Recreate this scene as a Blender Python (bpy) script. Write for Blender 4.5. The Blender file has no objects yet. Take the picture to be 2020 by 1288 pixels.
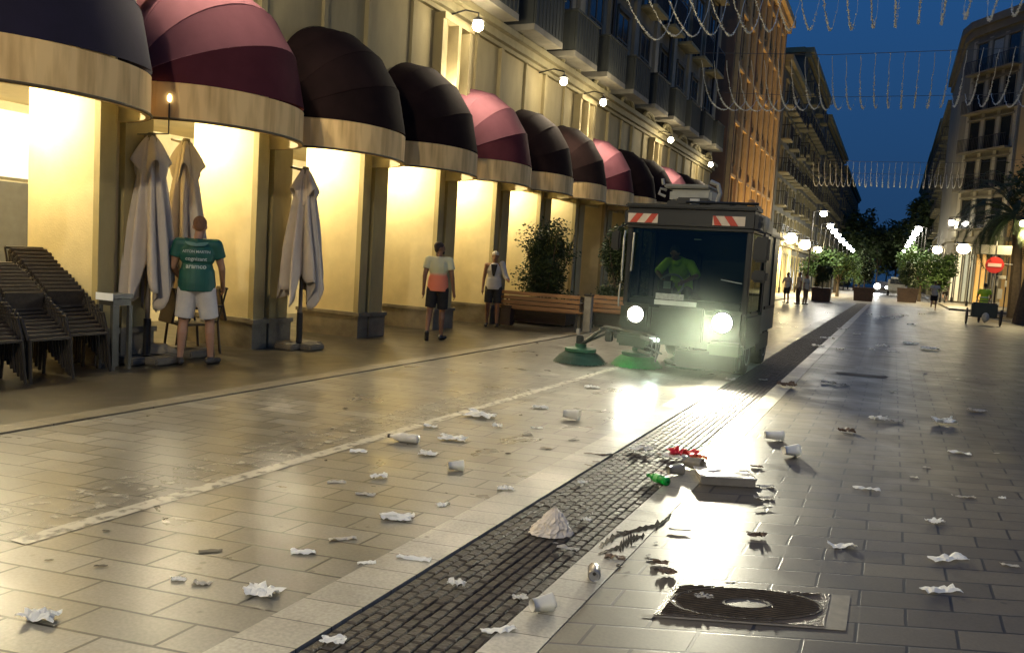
import bpy, bmesh, math, random
from mathutils import Vector, Matrix, noise
R = math.radians
PI = math.pi
sc = bpy.context.scene
rnd = random.Random(7)

# ------------------------------------------------------------------ camera
AX = [(0.90311, 0.42481, 0.06265), (-0.09289, 0.05084, 0.99438), (0.41924, -0.90385, 0.08538)]
cam_d = bpy.data.cameras.new('camera')
cam_d.sensor_width = 36.0
cam_d.lens = 1600 / 2020 * 36
cam_d.clip_end = 3000
cam_d.clip_start = 0.05
cam = bpy.data.objects.new('camera', cam_d)
M = Matrix.Identity(4)
for j in range(3):
    for i in range(3):
        M[i][j] = AX[j][i]
M.translation = (0, 0, 1.6)
cam.matrix_world = M
sc.collection.objects.link(cam)
sc.camera = cam

# ------------------------------------------------------------------ sky (blue hour)
w = bpy.data.worlds.new('World')
sc.world = w
w.use_nodes = True
nt = w.node_tree
bg = nt.nodes['Background']
tc = nt.nodes.new('ShaderNodeTexCoord')
sx = nt.nodes.new('ShaderNodeSeparateXYZ')
rp = nt.nodes.new('ShaderNodeValToRGB')
rp.color_ramp.elements[0].position = 0.0
rp.color_ramp.elements[0].color = (0.006, 0.020, 0.050, 1)
rp.color_ramp.elements[1].position = 0.55
rp.color_ramp.elements[1].color = (0.007, 0.044, 0.140, 1)
e = rp.color_ramp.elements.new(0.2)
e.color = (0.007, 0.029, 0.080, 1)
nt.links.new(tc.outputs['Generated'], sx.inputs[0])
nt.links.new(sx.outputs['Z'], rp.inputs[0])
nt.links.new(rp.outputs[0], bg.inputs[0])
bg.inputs[1].default_value = 1.15
sc.view_settings.view_transform = 'Standard'
sc.view_settings.look = 'None'
sc.view_settings.exposure = 0.9
sc.view_settings.gamma = 1.0
sc.cycles.use_denoising = True
sc.cycles.use_adaptive_sampling = False
sc.cycles.sample_clamp_indirect = 3.0
sc.cycles.sample_clamp_direct = 0.0
sc.cycles.max_bounces = 5
sc.cycles.diffuse_bounces = 3
sc.cycles.glossy_bounces = 3
sc.cycles.transmission_bounces = 4
sc.cycles.transparent_max_bounces = 6
sc.cycles.caustics_reflective = False
sc.cycles.caustics_refractive = False

# ------------------------------------------------------------------ materials
_m = {}
def mat(name, col, rough=0.6, var=0.15, scale=6.0, metal=0.0, bump=0.0, bscale=40.0, emit=None, es=0.0,
        alpha=None, stretch=(1, 1, 1), col2=None, spec=0.5, trans=0.0, rvar=0.0, sheen=0.0):
    if name in _m:
        return _m[name]
    m = bpy.data.materials.new(name)
    m.use_nodes = True
    n, l = m.node_tree.nodes, m.node_tree.links
    b = n['Principled BSDF']
    b.inputs['Roughness'].default_value = rough
    b.inputs['Metallic'].default_value = metal
    b.inputs['Specular IOR Level'].default_value = spec
    if trans:
        b.inputs['Transmission Weight'].default_value = trans
    if alpha is not None:
        b.inputs['Alpha'].default_value = alpha
    t = n.new('ShaderNodeTexCoord')
    mp = n.new('ShaderNodeMapping')
    mp.inputs['Scale'].default_value = stretch
    l.new(t.outputs['Object'], mp.inputs[0])
    if var > 0 or col2:
        nz = n.new('ShaderNodeTexNoise')
        nz.inputs['Scale'].default_value = scale
        nz.inputs['Detail'].default_value = 5
        nz.inputs['Roughness'].default_value = 0.6
        l.new(mp.outputs[0], nz.inputs['Vector'])
        r = n.new('ShaderNodeValToRGB')
        r.color_ramp.elements[0].position = 0.3
        r.color_ramp.elements[1].position = 0.72
        c2 = col2 if col2 else tuple(c * (1 + var) for c in col)
        r.color_ramp.elements[0].color = tuple(c * (1 - var) for c in col) + (1,)
        r.color_ramp.elements[1].color = tuple(c2) + (1,)
        l.new(nz.outputs['Fac'], r.inputs[0])
        l.new(r.outputs[0], b.inputs['Base Color'])
        if rvar:
            mr = n.new('ShaderNodeMapRange')
            mr.inputs['To Min'].default_value = rough - rvar
            mr.inputs['To Max'].default_value = rough + rvar
            l.new(nz.outputs['Fac'], mr.inputs[0])
            l.new(mr.outputs[0], b.inputs['Roughness'])
    else:
        b.inputs['Base Color'].default_value = tuple(col) + (1,)
    if bump:
        nb = n.new('ShaderNodeTexNoise')
        nb.inputs['Scale'].default_value = bscale
        nb.inputs['Detail'].default_value = 4
        l.new(mp.outputs[0], nb.inputs['Vector'])
        bp = n.new('ShaderNodeBump')
        bp.inputs['Strength'].default_value = bump
        bp.inputs['Distance'].default_value = 0.02
        l.new(nb.outputs['Fac'], bp.inputs['Height'])
        l.new(bp.outputs[0], b.inputs['Normal'])
    if emit:
        b.inputs['Emission Color'].default_value = tuple(emit) + (1,)
        b.inputs['Emission Strength'].default_value = es
    _m[name] = m
    return m

def paving(name, shear, c1, c2, mortar, bw=0.45, rh=0.225, ms=0.009, rough=0.36, off=0.5, rv=0.12, bumpn=0.15, spots=True):
    m = bpy.data.materials.new(name)
    m.use_nodes = True
    n, l = m.node_tree.nodes, m.node_tree.links
    b = n['Principled BSDF']
    g = n.new('ShaderNodeNewGeometry')
    s = n.new('ShaderNodeSeparateXYZ')
    l.new(g.outputs['Position'], s.inputs[0])
    mu = n.new('ShaderNodeMath'); mu.operation = 'MULTIPLY_ADD'
    mu.inputs[1].default_value = -shear
    l.new(s.outputs['X'], mu.inputs[0]); l.new(s.outputs['Y'], mu.inputs[2])
    cb = n.new('ShaderNodeCombineXYZ')
    l.new(s.outputs['X'], cb.inputs[0]); l.new(mu.outputs[0], cb.inputs[1])
    # joints are not ruler straight
    nj = n.new('ShaderNodeTexNoise'); nj.inputs['Scale'].default_value = 3.0
    l.new(g.outputs['Position'], nj.inputs['Vector'])
    vm = n.new('ShaderNodeVectorMath'); vm.operation = 'SCALE'; vm.inputs['Scale'].default_value = 0.012
    l.new(nj.outputs['Color'], vm.inputs[0])
    va = n.new('ShaderNodeVectorMath'); va.operation = 'ADD'
    l.new(cb.outputs[0], va.inputs[0]); l.new(vm.outputs[0], va.inputs[1])
    br = n.new('ShaderNodeTexBrick')
    br.offset = off
    br.inputs['Scale'].default_value = 1.0
    br.inputs['Brick Width'].default_value = bw
    br.inputs['Row Height'].default_value = rh
    br.inputs['Mortar Size'].default_value = ms
    br.inputs['Mortar Smooth'].default_value = 0.3
    br.inputs['Color1'].default_value = c1 + (1,)
    br.inputs['Color2'].default_value = c2 + (1,)
    br.inputs['Mortar'].default_value = mortar + (1,)
    l.new(va.outputs[0], br.inputs['Vector'])
    # broad stains and worn patches
    n1 = n.new('ShaderNodeTexNoise'); n1.inputs['Scale'].default_value = 0.8; n1.inputs['Detail'].default_value = 8; n1.inputs['Roughness'].default_value = 0.65
    l.new(g.outputs['Position'], n1.inputs['Vector'])
    r1 = n.new('ShaderNodeValToRGB')
    r1.color_ramp.elements[0].position = 0.32; r1.color_ramp.elements[0].color = (0.66, 0.64, 0.60, 1)
    r1.color_ramp.elements[1].position = 0.7; r1.color_ramp.elements[1].color = (1.15, 1.15, 1.12, 1)
    l.new(n1.outputs['Fac'], r1.inputs[0])
    mx = n.new('ShaderNodeMix'); mx.data_type = 'RGBA'; mx.blend_type = 'MULTIPLY'; mx.inputs[0].default_value = 1.0
    l.new(br.outputs['Color'], mx.inputs[6]); l.new(r1.outputs[0], mx.inputs[7])
    # speckle, gum spots
    n2 = n.new('ShaderNodeTexVoronoi'); n2.inputs['Scale'].default_value = 5.0
    l.new(g.outputs['Position'], n2.inputs['Vector'])
    r2 = n.new('ShaderNodeValToRGB')
    r2.color_ramp.elements[0].position = 0.06; r2.color_ramp.elements[0].color = (0.45, 0.43, 0.4, 1)
    r2.color_ramp.elements[1].position = 0.10; r2.color_ramp.elements[1].color = (1, 1, 1, 1)
    l.new(n2.outputs['Distance'], r2.inputs[0])
    n3 = n.new('ShaderNodeTexNoise'); n3.inputs['Scale'].default_value = 60; n3.inputs['Detail'].default_value = 3
    l.new(g.outputs['Position'], n3.inputs['Vector'])
    r3 = n.new('ShaderNodeValToRGB')
    r3.color_ramp.elements[0].position = 0.3; r3.color_ramp.elements[0].color = (0.8, 0.8, 0.8, 1)
    r3.color_ramp.elements[1].position = 0.7; r3.color_ramp.elements[1].color = (1.12, 1.12, 1.12, 1)
    l.new(n3.outputs['Fac'], r3.inputs[0])
    m2 = n.new('ShaderNodeMix'); m2.data_type = 'RGBA'; m2.blend_type = 'MULTIPLY'; m2.inputs[0].default_value = 0.8 if spots else 0.0
    l.new(mx.outputs[2], m2.inputs[6]); l.new(r2.outputs[0], m2.inputs[7])
    m3 = n.new('ShaderNodeMix'); m3.data_type = 'RGBA'; m3.blend_type = 'MULTIPLY'; m3.inputs[0].default_value = 1.0
    l.new(m2.outputs[2], m3.inputs[6]); l.new(r3.outputs[0], m3.inputs[7])
    l.new(m3.outputs[2], b.inputs['Base Color'])
    # damp / polished variation in gloss
    n4 = n.new('ShaderNodeTexNoise'); n4.inputs['Scale'].default_value = 1.7; n4.inputs['Detail'].default_value = 6; n4.inputs['Distortion'].default_value = 1.0
    l.new(g.outputs['Position'], n4.inputs['Vector'])
    mr = n.new('ShaderNodeMapRange')
    mr.inputs['From Min'].default_value = 0.3; mr.inputs['From Max'].default_value = 0.7
    mr.inputs['To Min'].default_value = rough - rv; mr.inputs['To Max'].default_value = rough + rv
    l.new(n4.outputs['Fac'], mr.inputs[0]); l.new(mr.outputs[0], b.inputs['Roughness'])
    # relief
    iv = n.new('ShaderNodeMath'); iv.operation = 'MULTIPLY_ADD'; iv.inputs[1].default_value = -1.0
    l.new(br.outputs['Fac'], iv.inputs[0])
    ml = n.new('ShaderNodeMath'); ml.operation = 'MULTIPLY'; ml.inputs[1].default_value = bumpn
    l.new(n3.outputs['Fac'], ml.inputs[0]); l.new(ml.outputs[0], iv.inputs[2])
    bp = n.new('ShaderNodeBump'); bp.inputs['Strength'].default_value = 0.3; bp.inputs['Distance'].default_value = 0.0028
    l.new(iv.outputs[0], bp.inputs['Height']); l.new(bp.outputs[0], b.inputs['Normal'])
    return m

def emitter(name, col, s):
    if name in _m:
        return _m[name]
    m = bpy.data.materials.new(name)
    m.use_nodes = True
    n = m.node_tree.nodes
    for x in list(n):
        n.remove(x)
    o = n.new('ShaderNodeOutputMaterial'); em = n.new('ShaderNodeEmission')
    em.inputs[0].default_value = tuple(col) + (1,); em.inputs[1].default_value = s
    m.node_tree.links.new(em.outputs[0], o.inputs[0])
    _m[name] = m
    return m

# ------------------------------------------------------------------ mesh builder
class MB:
    def __init__(s):
        s.v = []; s.f = []; s.mi = []; s.cur = 0
    def _add(s, vs, fs):
        o = len(s.v)
        s.v += [tuple(x) for x in vs]
        s.f += [tuple(o + i for i in f) for f in fs]
        s.mi += [s.cur] * len(fs)
        return s
    def box(s, c, d, rot=None, bev=0.0):
        x, y, z = d[0] / 2, d[1] / 2, d[2] / 2
        if bev > 0:
            b = min(bev, x * .9, y * .9, z * .9)
            bm = bmesh.new()
            bmesh.ops.create_cube(bm, size=1.0)
            for v in bm.verts:
                v.co = Vector((v.co.x * 2 * x, v.co.y * 2 * y, v.co.z * 2 * z))
            bmesh.ops.bevel(bm, geom=bm.edges[:], offset=b, segments=2, affect='EDGES')
            bm.verts.index_update()
            vs = [v.co.copy() for v in bm.verts]; fs = [[v.index for v in f.verts] for f in bm.faces]
            bm.free()
        else:
            vs = [Vector(p) for p in [(-x, -y, -z), (x, -y, -z), (x, y, -z), (-x, y, -z), (-x, -y, z), (x, -y, z), (x, y, z), (-x, y, z)]]
            fs = [(0, 3, 2, 1), (4, 5, 6, 7), (0, 1, 5, 4), (1, 2, 6, 5), (2, 3, 7, 6), (3, 0, 4, 7)]
        if rot is not None:
            m = rot if isinstance(rot, Matrix) else Matrix.Rotation(rot, 3, 'Z')
            vs = [m @ v for v in vs]
        return s._add([v + Vector(c) for v in vs], fs)
    def bx(s, a, b, bev=0.0):
        return s.box([(a[i] + b[i]) / 2 for i in range(3)], [abs(b[i] - a[i]) for i in range(3)], bev=bev)
    def tube(s, path, r, n=8, caps=True):
        path = [Vector(p) for p in path]
        rr = r if isinstance(r, (list, tuple)) else [r] * len(path)
        vs = []; fs = []
        up = None
        for i, p in enumerate(path):
            t = (path[min(i + 1, len(path) - 1)] - path[max(i - 1, 0)])
            if t.length < 1e-9: t = Vector((0, 0, 1))
            t.normalize()
            if up is None:
                up = Vector((0, 0, 1)) if abs(t.z) < .9 else Vector((1, 0, 0))
            a = t.cross(up)
            if a.length < 1e-6: a = t.cross(Vector((0, 1, 0)))
            a.normalize(); b = t.cross(a); b.normalize()
            up = -b if b.length else up
            for k in range(n):
                an = 2 * PI * k / n
                vs.append(p + (a * math.cos(an) + b * math.sin(an)) * rr[i])
        for i in range(len(path) - 1):
            for k in range(n):
                k2 = (k + 1) % n
                fs.append((i * n + k, (i + 1) * n + k, (i + 1) * n + k2, i * n + k2))
        if caps:
            fs.append(tuple(range(n)))
            fs.append(tuple(reversed(range((len(path) - 1) * n, len(path) * n))))
        return s._add(vs, fs)
    def lathe(s, c, prof, n=16, axis='Z', sx=1, sy=1):
        vs = []; fs = []
        for (r, z) in prof:
            for k in range(n):
                a = 2 * PI * k / n
                p = (r * math.cos(a) * sx, r * math.sin(a) * sy, z)
                if axis == 'X': p = (p[2], p[0], p[1])
                if axis == 'Y': p = (p[0], p[2], p[1])
                vs.append(Vector(p) + Vector(c))
        for i in range(len(prof) - 1):
            for k in range(n):
                k2 = (k + 1) % n
                fs.append((i * n + k, i * n + k2, (i + 1) * n + k2, (i + 1) * n + k))
        fs.append(tuple(range(n))); fs.append(tuple(reversed(range((len(prof) - 1) * n, len(prof) * n))))
        return s._add(vs, fs)
    def ell(s, c, r, n=12, m=8, rot=None):
        if not isinstance(r, (list, tuple)): r = (r, r, r)
        vs = [Vector((0, 0, r[2]))]; fs = []
        for i in range(1, m):
            th = PI * i / m
            for k in range(n):
                a = 2 * PI * k / n
                vs.append(Vector((r[0] * math.sin(th) * math.cos(a), r[1] * math.sin(th) * math.sin(a), r[2] * math.cos(th))))
        vs.append(Vector((0, 0, -r[2])))
        for k in range(n):
            fs.append((0, 1 + k, 1 + (k + 1) % n))
            for i in range(m - 2):
                a = 1 + i * n + k; b = 1 + i * n + (k + 1) % n
                fs.append((a, a + n, b + n, b))
            fs.append((1 + (m - 2) * n + k, len(vs) - 1, 1 + (m - 2) * n + (k + 1) % n))
        if rot is not None: vs = [rot @ v for v in vs]
        return s._add([v + Vector(c) for v in vs], fs)
    def cap(s, p0, p1, r0, r1, n=12):
        s.ell(p0, r0, n, 8); s.ell(p1, r1, n, 8)
        return s.tube([p0, p1], [r0, r1], n)
    def grid(s, fn, nu, nv, closed=False):
        vs = [fn(i / nu, j / nv) for j in range(nv + 1) for i in range(nu + 1)]
        fs = [(j * (nu + 1) + i, j * (nu + 1) + i + 1, (j + 1) * (nu + 1) + i + 1, (j + 1) * (nu + 1) + i) for j in range(nv) for i in range(nu)]
        return s._add(vs, fs)
    def poly(s, pts, z0, z1):
        n = len(pts)
        vs = [(p[0], p[1], z0) for p in pts] + [(p[0], p[1], z1) for p in pts]
        fs = [tuple(reversed(range(n))), tuple(range(n, 2 * n))] + [(i, (i + 1) % n, n + (i + 1) % n, n + i) for i in range(n)]
        return s._add(vs, fs)
    def face(s, pts):
        return s._add(pts, [tuple(range(len(pts)))])
    def build(s, name, m, parent=None, world=True, smooth=False, kind=None, mods=None):
        me = bpy.data.meshes.new(name)
        off = Vector((0, 0, 0))
        if parent is not None and world:
            p = parent
            while p is not None:
                off += p.location; p = p.parent
        me.from_pydata([tuple(Vector(v) - off) for v in s.v], [], s.f)
        for x in (m if isinstance(m, (list, tuple)) else [m]):
            me.materials.append(x)
        if any(s.mi):
            me.polygons.foreach_set('material_index', s.mi)
        if smooth:
            me.polygons.foreach_set('use_smooth', [True] * len(me.polygons))
        me.validate(); me.update()
        o = bpy.data.objects.new(name, me)
        sc.collection.objects.link(o)
        if parent is not None: o.parent = parent
        if kind: o['kind'] = kind
        return o

def tag(o, label=None, cat=None, group=None):
    if label: o['label'] = label
    if cat: o['category'] = cat
    if group: o['group'] = group
    return o
def thing(name, label, cat, loc=(0, 0, 0), rz=0, group=None):
    o = bpy.data.objects.new(name, None)
    o.empty_display_size = 0.2
    sc.collection.objects.link(o)
    o.location = loc; o.rotation_euler = (0, 0, rz)
    return tag(o, label, cat, group)
KIDS = {}
def dup(root, loc, rz=None, label=None, scale=None):
    def kids(p): return [o for o in sc.objects if o.parent == p]
    r = root.copy(); sc.collection.objects.link(r); r.location = loc
    if rz is not None: r.rotation_euler = (0, 0, rz)
    if scale: r.scale = scale
    if label: r['label'] = label
    for ch in kids(root):
        c = ch.copy(); sc.collection.objects.link(c); c.parent = r
        for g in kids(ch):
            d = g.copy(); sc.collection.objects.link(d); d.parent = c
    return r
def link_light(name, typ, loc, parent, energy, col, **k):
    d = bpy.data.lights.new(name, typ)
    d.energy = energy; d.color = col
    rot = k.pop('rot', None)
    for a, b in k.items(): setattr(d, a, b)
    o = bpy.data.objects.new(name, d)
    sc.collection.objects.link(o)
    off = Vector((0, 0, 0)); p = parent
    while p is not None:
        off += p.location; p = p.parent
    o.location = Vector(loc) - off
    if rot is not None: o.rotation_euler = rot
    o.parent = parent
    return o
def aim(d):
    return Vector(d).to_track_quat('-Z', 'Y').to_euler()
WARM = (1.0, 0.86, 0.56)
WARM2 = (1.0, 0.86, 0.60)

# camera helper used only to lay out small litter where it lies on the ground
def gpt(px, py, z=0.0):
    d = Vector(((px - 1010) / 1600, -(py - 644) / 1600, -1.0))
    v = Vector([sum(AX[j][i] * d[j] for j in range(3)) for i in range(3)])
    t = (z - 1.6) / v.z
    return Vector((v.x * t, v.y * t, z))
def rise(y):           # the arcade steps up gently along the street
    return 0.021 * (y - 8.0)

# ================================================================== SETTING
c_asph = mat('asphalt', (0.06, 0.055, 0.05), 0.5, 0.3, 2, bump=0.3)
MB().box((0, 300, -0.10), (400, 900, 0.1)).build('ground', c_asph, kind='structure')
def sheet(name, x0, x1, y0, y1, m, z=0.0, th=0.045):
    return MB().bx((x0, y0, z - th), (x1, y1, z)).build(name, m, kind='structure')
pv_left = paving('stone_slabs_left', 0.198, (0.148, 0.140, 0.118), (0.225, 0.213, 0.183), (0.016, 0.014, 0.011), rough=0.315, rv=0.05)
pv_right = paving('stone_slabs_right', 0.445, (0.080, 0.067, 0.046), (0.125, 0.107, 0.076), (0.010, 0.008, 0.006), bw=0.42, rough=0.40, rv=0.07)
pv_band = paving('light_border_slabs', 0.22, (0.36, 0.34, 0.285), (0.43, 0.405, 0.34), (0.08, 0.07, 0.055), bw=3.0, rh=0.225, ms=0.004, rough=0.4, off=0.0)
pv_walk = paving('arcade_pavement_slabs', 0.1, (0.046, 0.039, 0.027), (0.062, 0.053, 0.037), (0.03, 0.025, 0.019), bw=0.6, rh=0.4, ms=0.004, rough=0.36, rv=.06)
pv_far = paving('far_crossing_slabs', 0.0, (0.16, 0.145, 0.115), (0.2, 0.18, 0.145), (0.1, 0.09, 0.07), bw=0.6, rh=0.4, rough=0.45)
sheet('arcade_pavement', -14, -6.36, -6, 43, pv_walk)
sheet('kerb_band', -6.356, -6.12, -6, 43, paving('kerb_slabs', 0.1, (0.12, 0.105, 0.078), (0.16, 0.14, 0.105), (0.03, 0.025, 0.02), bw=1.0, rh=1.0, ms=0.006, rough=0.42, off=0.0), z=0.003)
MB().bx((-6.116, -6, -0.05), (-6.07, 43, -0.012)).build('gutter_joint', mat('dark_joint', (0.02, 0.017, 0.013), 0.5, .2), kind='structure')
sheet('street_paving_left', -6.066, -2.286, -6, 57, pv_left)
sheet('border_band_left', -2.282, -2.004, -6, 57, pv_band, z=0.003)
sheet('border_band_right', -1.386, -1.174, -6, 57, pv_band, z=0.003)
sheet('street_paving_right', -1.170, 30, -6, 57, pv_right)
sheet('crossing_pavement', -40, 40, 57.01, 300, pv_far, z=0.004)
sheet('side_street_paving', -40, -6.37, 43.01, 57, pv_far, z=-0.002)
# dark drain strip of small rectangular setts, each one modelled
sett_m = mat('sett_stone', (0.050, 0.040, 0.030), 0.60, 0.3, 9, bump=0.4, bscale=60, rvar=0.1, spec=.35)
MB().bx((-2.0, -6, -0.06), (-1.39, 57, -0.016)).build('drain_bed', mat('drain_mortar', (0.015, 0.013, 0.01), 0.6), kind='structure')
sm = MB()
def sett(mb, cx, cy, lx, ly, z, tilt):
    a = lx / 2; b = ly / 2; e = 0.006
    sh = 0.15
    vs = []
    for (zz, k) in ((-0.03, 0), (z - 0.006, 0), (z, e)):
        for (ux, uy) in ((-1, -1), (1, -1), (1, 1), (-1, 1)):
            xx = ux * (a - k); yy = uy * (b - k)
            vs.append((cx + xx, cy + yy + xx * sh, zz + (tilt * xx if zz > -0.02 else 0)))
    fs = []
    for q in (0, 4):
        for k in range(4):
            fs.append((q + k, q + (k + 1) % 4, q + 4 + (k + 1) % 4, q + 4 + k))
    fs.append((8, 9, 10, 11))
    mb._add(vs, fs)
cols = 11
cw = 0.60 / cols
y = 1.6
for j in range(400):
    dl = 0.095 if y < 22 else 0.25
    for i in range(cols):
        r_ = rnd.random()
        sett(sm, -1.995 + cw * (i + .5), y + (dl / 2 if i % 2 else 0), cw - 0.006, dl - 0.007, -0.004 + (r_ - .6) * 0.005, (rnd.random() - .5) * 0.06)
    y += dl
    if y > 56: break
sm.build('drain_setts', sett_m, kind='structure')
# worn pale painted line along the left carriageway: flakes of paint
pm = bpy.data.materials.new('worn_paint')
pm.use_nodes = True
n_, l_ = pm.node_tree.nodes, pm.node_tree.links
b_ = n_['Principled BSDF']; b_.inputs['Base Color'].default_value = (0.40, 0.375, 0.30, 1); b_.inputs['Roughness'].default_value = 0.35
g_ = n_.new('ShaderNodeNewGeometry'); s_ = n_.new('ShaderNodeTexNoise'); s_.inputs['Scale'].default_value = 11; s_.inputs['Detail'].default_value = 8
l_.new(g_.outputs['Position'], s_.inputs['Vector'])
r_ = n_.new('ShaderNodeValToRGB'); r_.color_ramp.elements[0].position = 0.27; r_.color_ramp.elements[1].position = 0.50
r_.color_ramp.elements[0].color = (0, 0, 0, 1)
l_.new(s_.outputs['Fac'], r_.inputs[0]); l_.new(r_.outputs[0], b_.inputs['Alpha'])
MB().face([(-3.95, 2.6, 0.004), (-3.83, 2.6, 0.004), (-3.66, 13, 0.004), (-3.76, 13, 0.004)]).build('painted_line', pm, kind='structure')
pm2 = pm.copy(); pm2.name = 'worn_paint_patches'
for nd in pm2.node_tree.nodes:
    if nd.type == 'VALTORGB':
        nd.color_ramp.elements[0].position = 0.54; nd.color_ramp.elements[1].position = 0.66
    if nd.type == 'BSDF_PRINCIPLED': nd.inputs['Base Color'].default_value = (0.33, 0.31, 0.25, 1)
MB().face([(-4.5, 2.2, 0.004), (-3.97, 2.2, 0.004), (-3.82, 9, 0.004), (-4.3, 9, 0.004)]).build('paint_residue', pm2, kind='structure')
# kerbed pavement on the right behind the junction
MB().poly([(3.3, 57.2), (30, 52), (30, 300), (3.6, 300)], -0.05, 0.13).build('right_pavement', pv_far, kind='structure')
MB().poly([(5.1, 43.2), (30, 38), (30, 50.9), (4.6, 49.5)], -0.05, 0.12).build('corner_pavement', pv_walk, kind='structure')

# ================================================================== ARCADE BUILDING
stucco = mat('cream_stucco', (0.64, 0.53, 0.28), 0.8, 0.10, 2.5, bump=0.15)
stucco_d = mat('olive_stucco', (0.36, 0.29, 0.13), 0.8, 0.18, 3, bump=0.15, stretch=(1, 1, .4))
upper_m = mat('grey_olive_render', (0.31, 0.255, 0.13), 0.85, 0.22, 1.6, bump=0.2, stretch=(1, 1, .35))
upper2_m = mat('upper_storey_render', (0.27, 0.245, 0.18), 0.85, 0.25, 1.8, stretch=(1, 1, .3))
plinth_m = mat('stone_plinth', (0.17, 0.145, 0.10), 0.6, 0.4, 3, bump=0.3)
corn_m = mat('cornice_stucco', (0.26, 0.225, 0.12), 0.8, .15, 4)
dark_m = mat('dark_opening', (0.012, 0.011, 0.009), 0.4, .2)
glass_d = mat('dark_window_glass', (0.02, 0.022, 0.022), 0.12, .2, spec=.8)
frame_m = mat('window_frame_paint', (0.12, 0.11, 0.08), .6)
bal_m = mat('balcony_panel_grey_green', (0.05, 0.054, 0.044), 0.7, 0.25, 3, stretch=(1, 1, .3))
iron = mat('black_iron', (0.02, 0.018, 0.016), 0.4, .2)

Y0 = 6.62; PITCH = 2.60; NB = 14
def pier_y(k): return Y0 + PITCH * k
arc = thing('arcade_building', 'long cream arcade building with lit piers and rounded awnings on the left', 'building', (-9, 20, 0))
XF = -8.5
for k in range(-2, NB - 1):
    y = pier_y(k); h = 3.6 + rise(y)
    c = MB()
    c.bx((-9.78, y, 0.42), (XF - 0.10, y + 0.74, h))
    pr = c.build('pier', stucco, arc)
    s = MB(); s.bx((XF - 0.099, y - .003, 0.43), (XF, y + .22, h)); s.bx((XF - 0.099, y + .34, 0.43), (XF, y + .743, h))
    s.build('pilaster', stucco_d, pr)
    p = MB()
    p.bx((-9.82, y - .04, -0.02), (XF - .04, y + .78, 0.39)); p.bx((XF - .04, y - .05, -0.02), (XF + .04, y + .25, .37)); p.bx((XF - .04, y + .30, -0.02), (XF + .04, y + .79, .37))
    p.bx((-9.84, y - .06, 0.39), (XF - .045, y + .80, 0.45)); p.bx((XF - .04, y - .07, .372), (XF + .07, y + .27, .44)); p.bx((XF - .04, y + .28, .372), (XF + .07, y + .81, .44))
    p.build('plinth', plinth_m, pr)
# arcade ceiling, inner shop wall and upper wall
MB().bx((-12.4, 0, 3.45), (-9.0, 41, 3.6)).build('arcade_ceiling', stucco, arc)
MB().bx((-8.98, 0, 3.32), (-8.72, 41, 3.75)).build('lintel', stucco, arc)
inner_m = mat('inner_shop_wall', (0.55, 0.48, 0.30), 0.7, .12, 2)
MB().bx((-12.6, 0, 0), (-12.3, 41, 3.6)).build('shop_wall', inner_m, arc)
MB().bx((-12.4, 40.6, 0), (-8.7, 41, 14)).build('end_wall', upper_m, arc)
MB().bx((-12.4, 0, 0), (-8.7, 0.3, 3.6)).build('near_end_wall', upper_m, arc)
MB().bx((-9.0, 0, 3.76), (-8.72, 41, 6.75)).build('upper_wall', upper_m, arc)
MB().bx((-9.0, 0, 6.76), (-8.80, 41, 17)).build('upper_storey_wall', upper2_m, arc)
for k in range(-2, NB - 1):
    y = pier_y(k)
    MB().bx((-8.719, y + .1, 4.2), (-8.63, y + .22, 6.45)).build('wall_pilaster', upper_m, arc)
    MB().bx((-8.719, y + 1.55, 4.2), (-8.66, y + 1.64, 6.40)).build('wall_pilaster', upper_m, arc)
cr = MB()
cr.bx((-8.8, 0, 6.45), (-8.5, 41, 6.62)); cr.bx((-8.8, 0, 6.621), (-8.36, 41, 6.76)); cr.bx((-8.8, 0, 6.36), (-8.62, 41, 6.448))
cr.build('cornice', corn_m, arc)
# curved gable mouldings breaking the cornice
for k in range(-1, NB - 1):
    y = pier_y(k) + 1.31
    g = MB()
    pts = [(-8.44, y + .62 * math.cos(a), 6.77 + .26 * math.sin(a)) for a in [PI * i / 12 for i in range(13)]]
    g.tube(pts, .065, 6)
    pts = [(-8.52, y + .5 * math.cos(a), 6.77 + .18 * math.sin(a)) for a in [PI * i / 12 for i in range(13)]]
    g.tube(pts, .05, 6)
    g.build('moulding', corn_m, arc)
# lit recesses with an up-light every third bay
for k in (0, 3, 6, 9):
    y = pier_y(k) + 0.42
    r = MB(); r.bx((-8.715, y - .62, 4.5), (-8.50, y - .50, 6.2)); r.bx((-8.715, y - .06, 4.5), (-8.46, y + .06, 6.2)); r.bx((-8.715, y + .50, 4.5), (-8.50, y + .62, 6.2))
    r.bx((-8.715, y - .62, 6.201), (-8.46, y + .62, 6.33))
    r.build('recess_frame', upper_m, arc)
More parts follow.
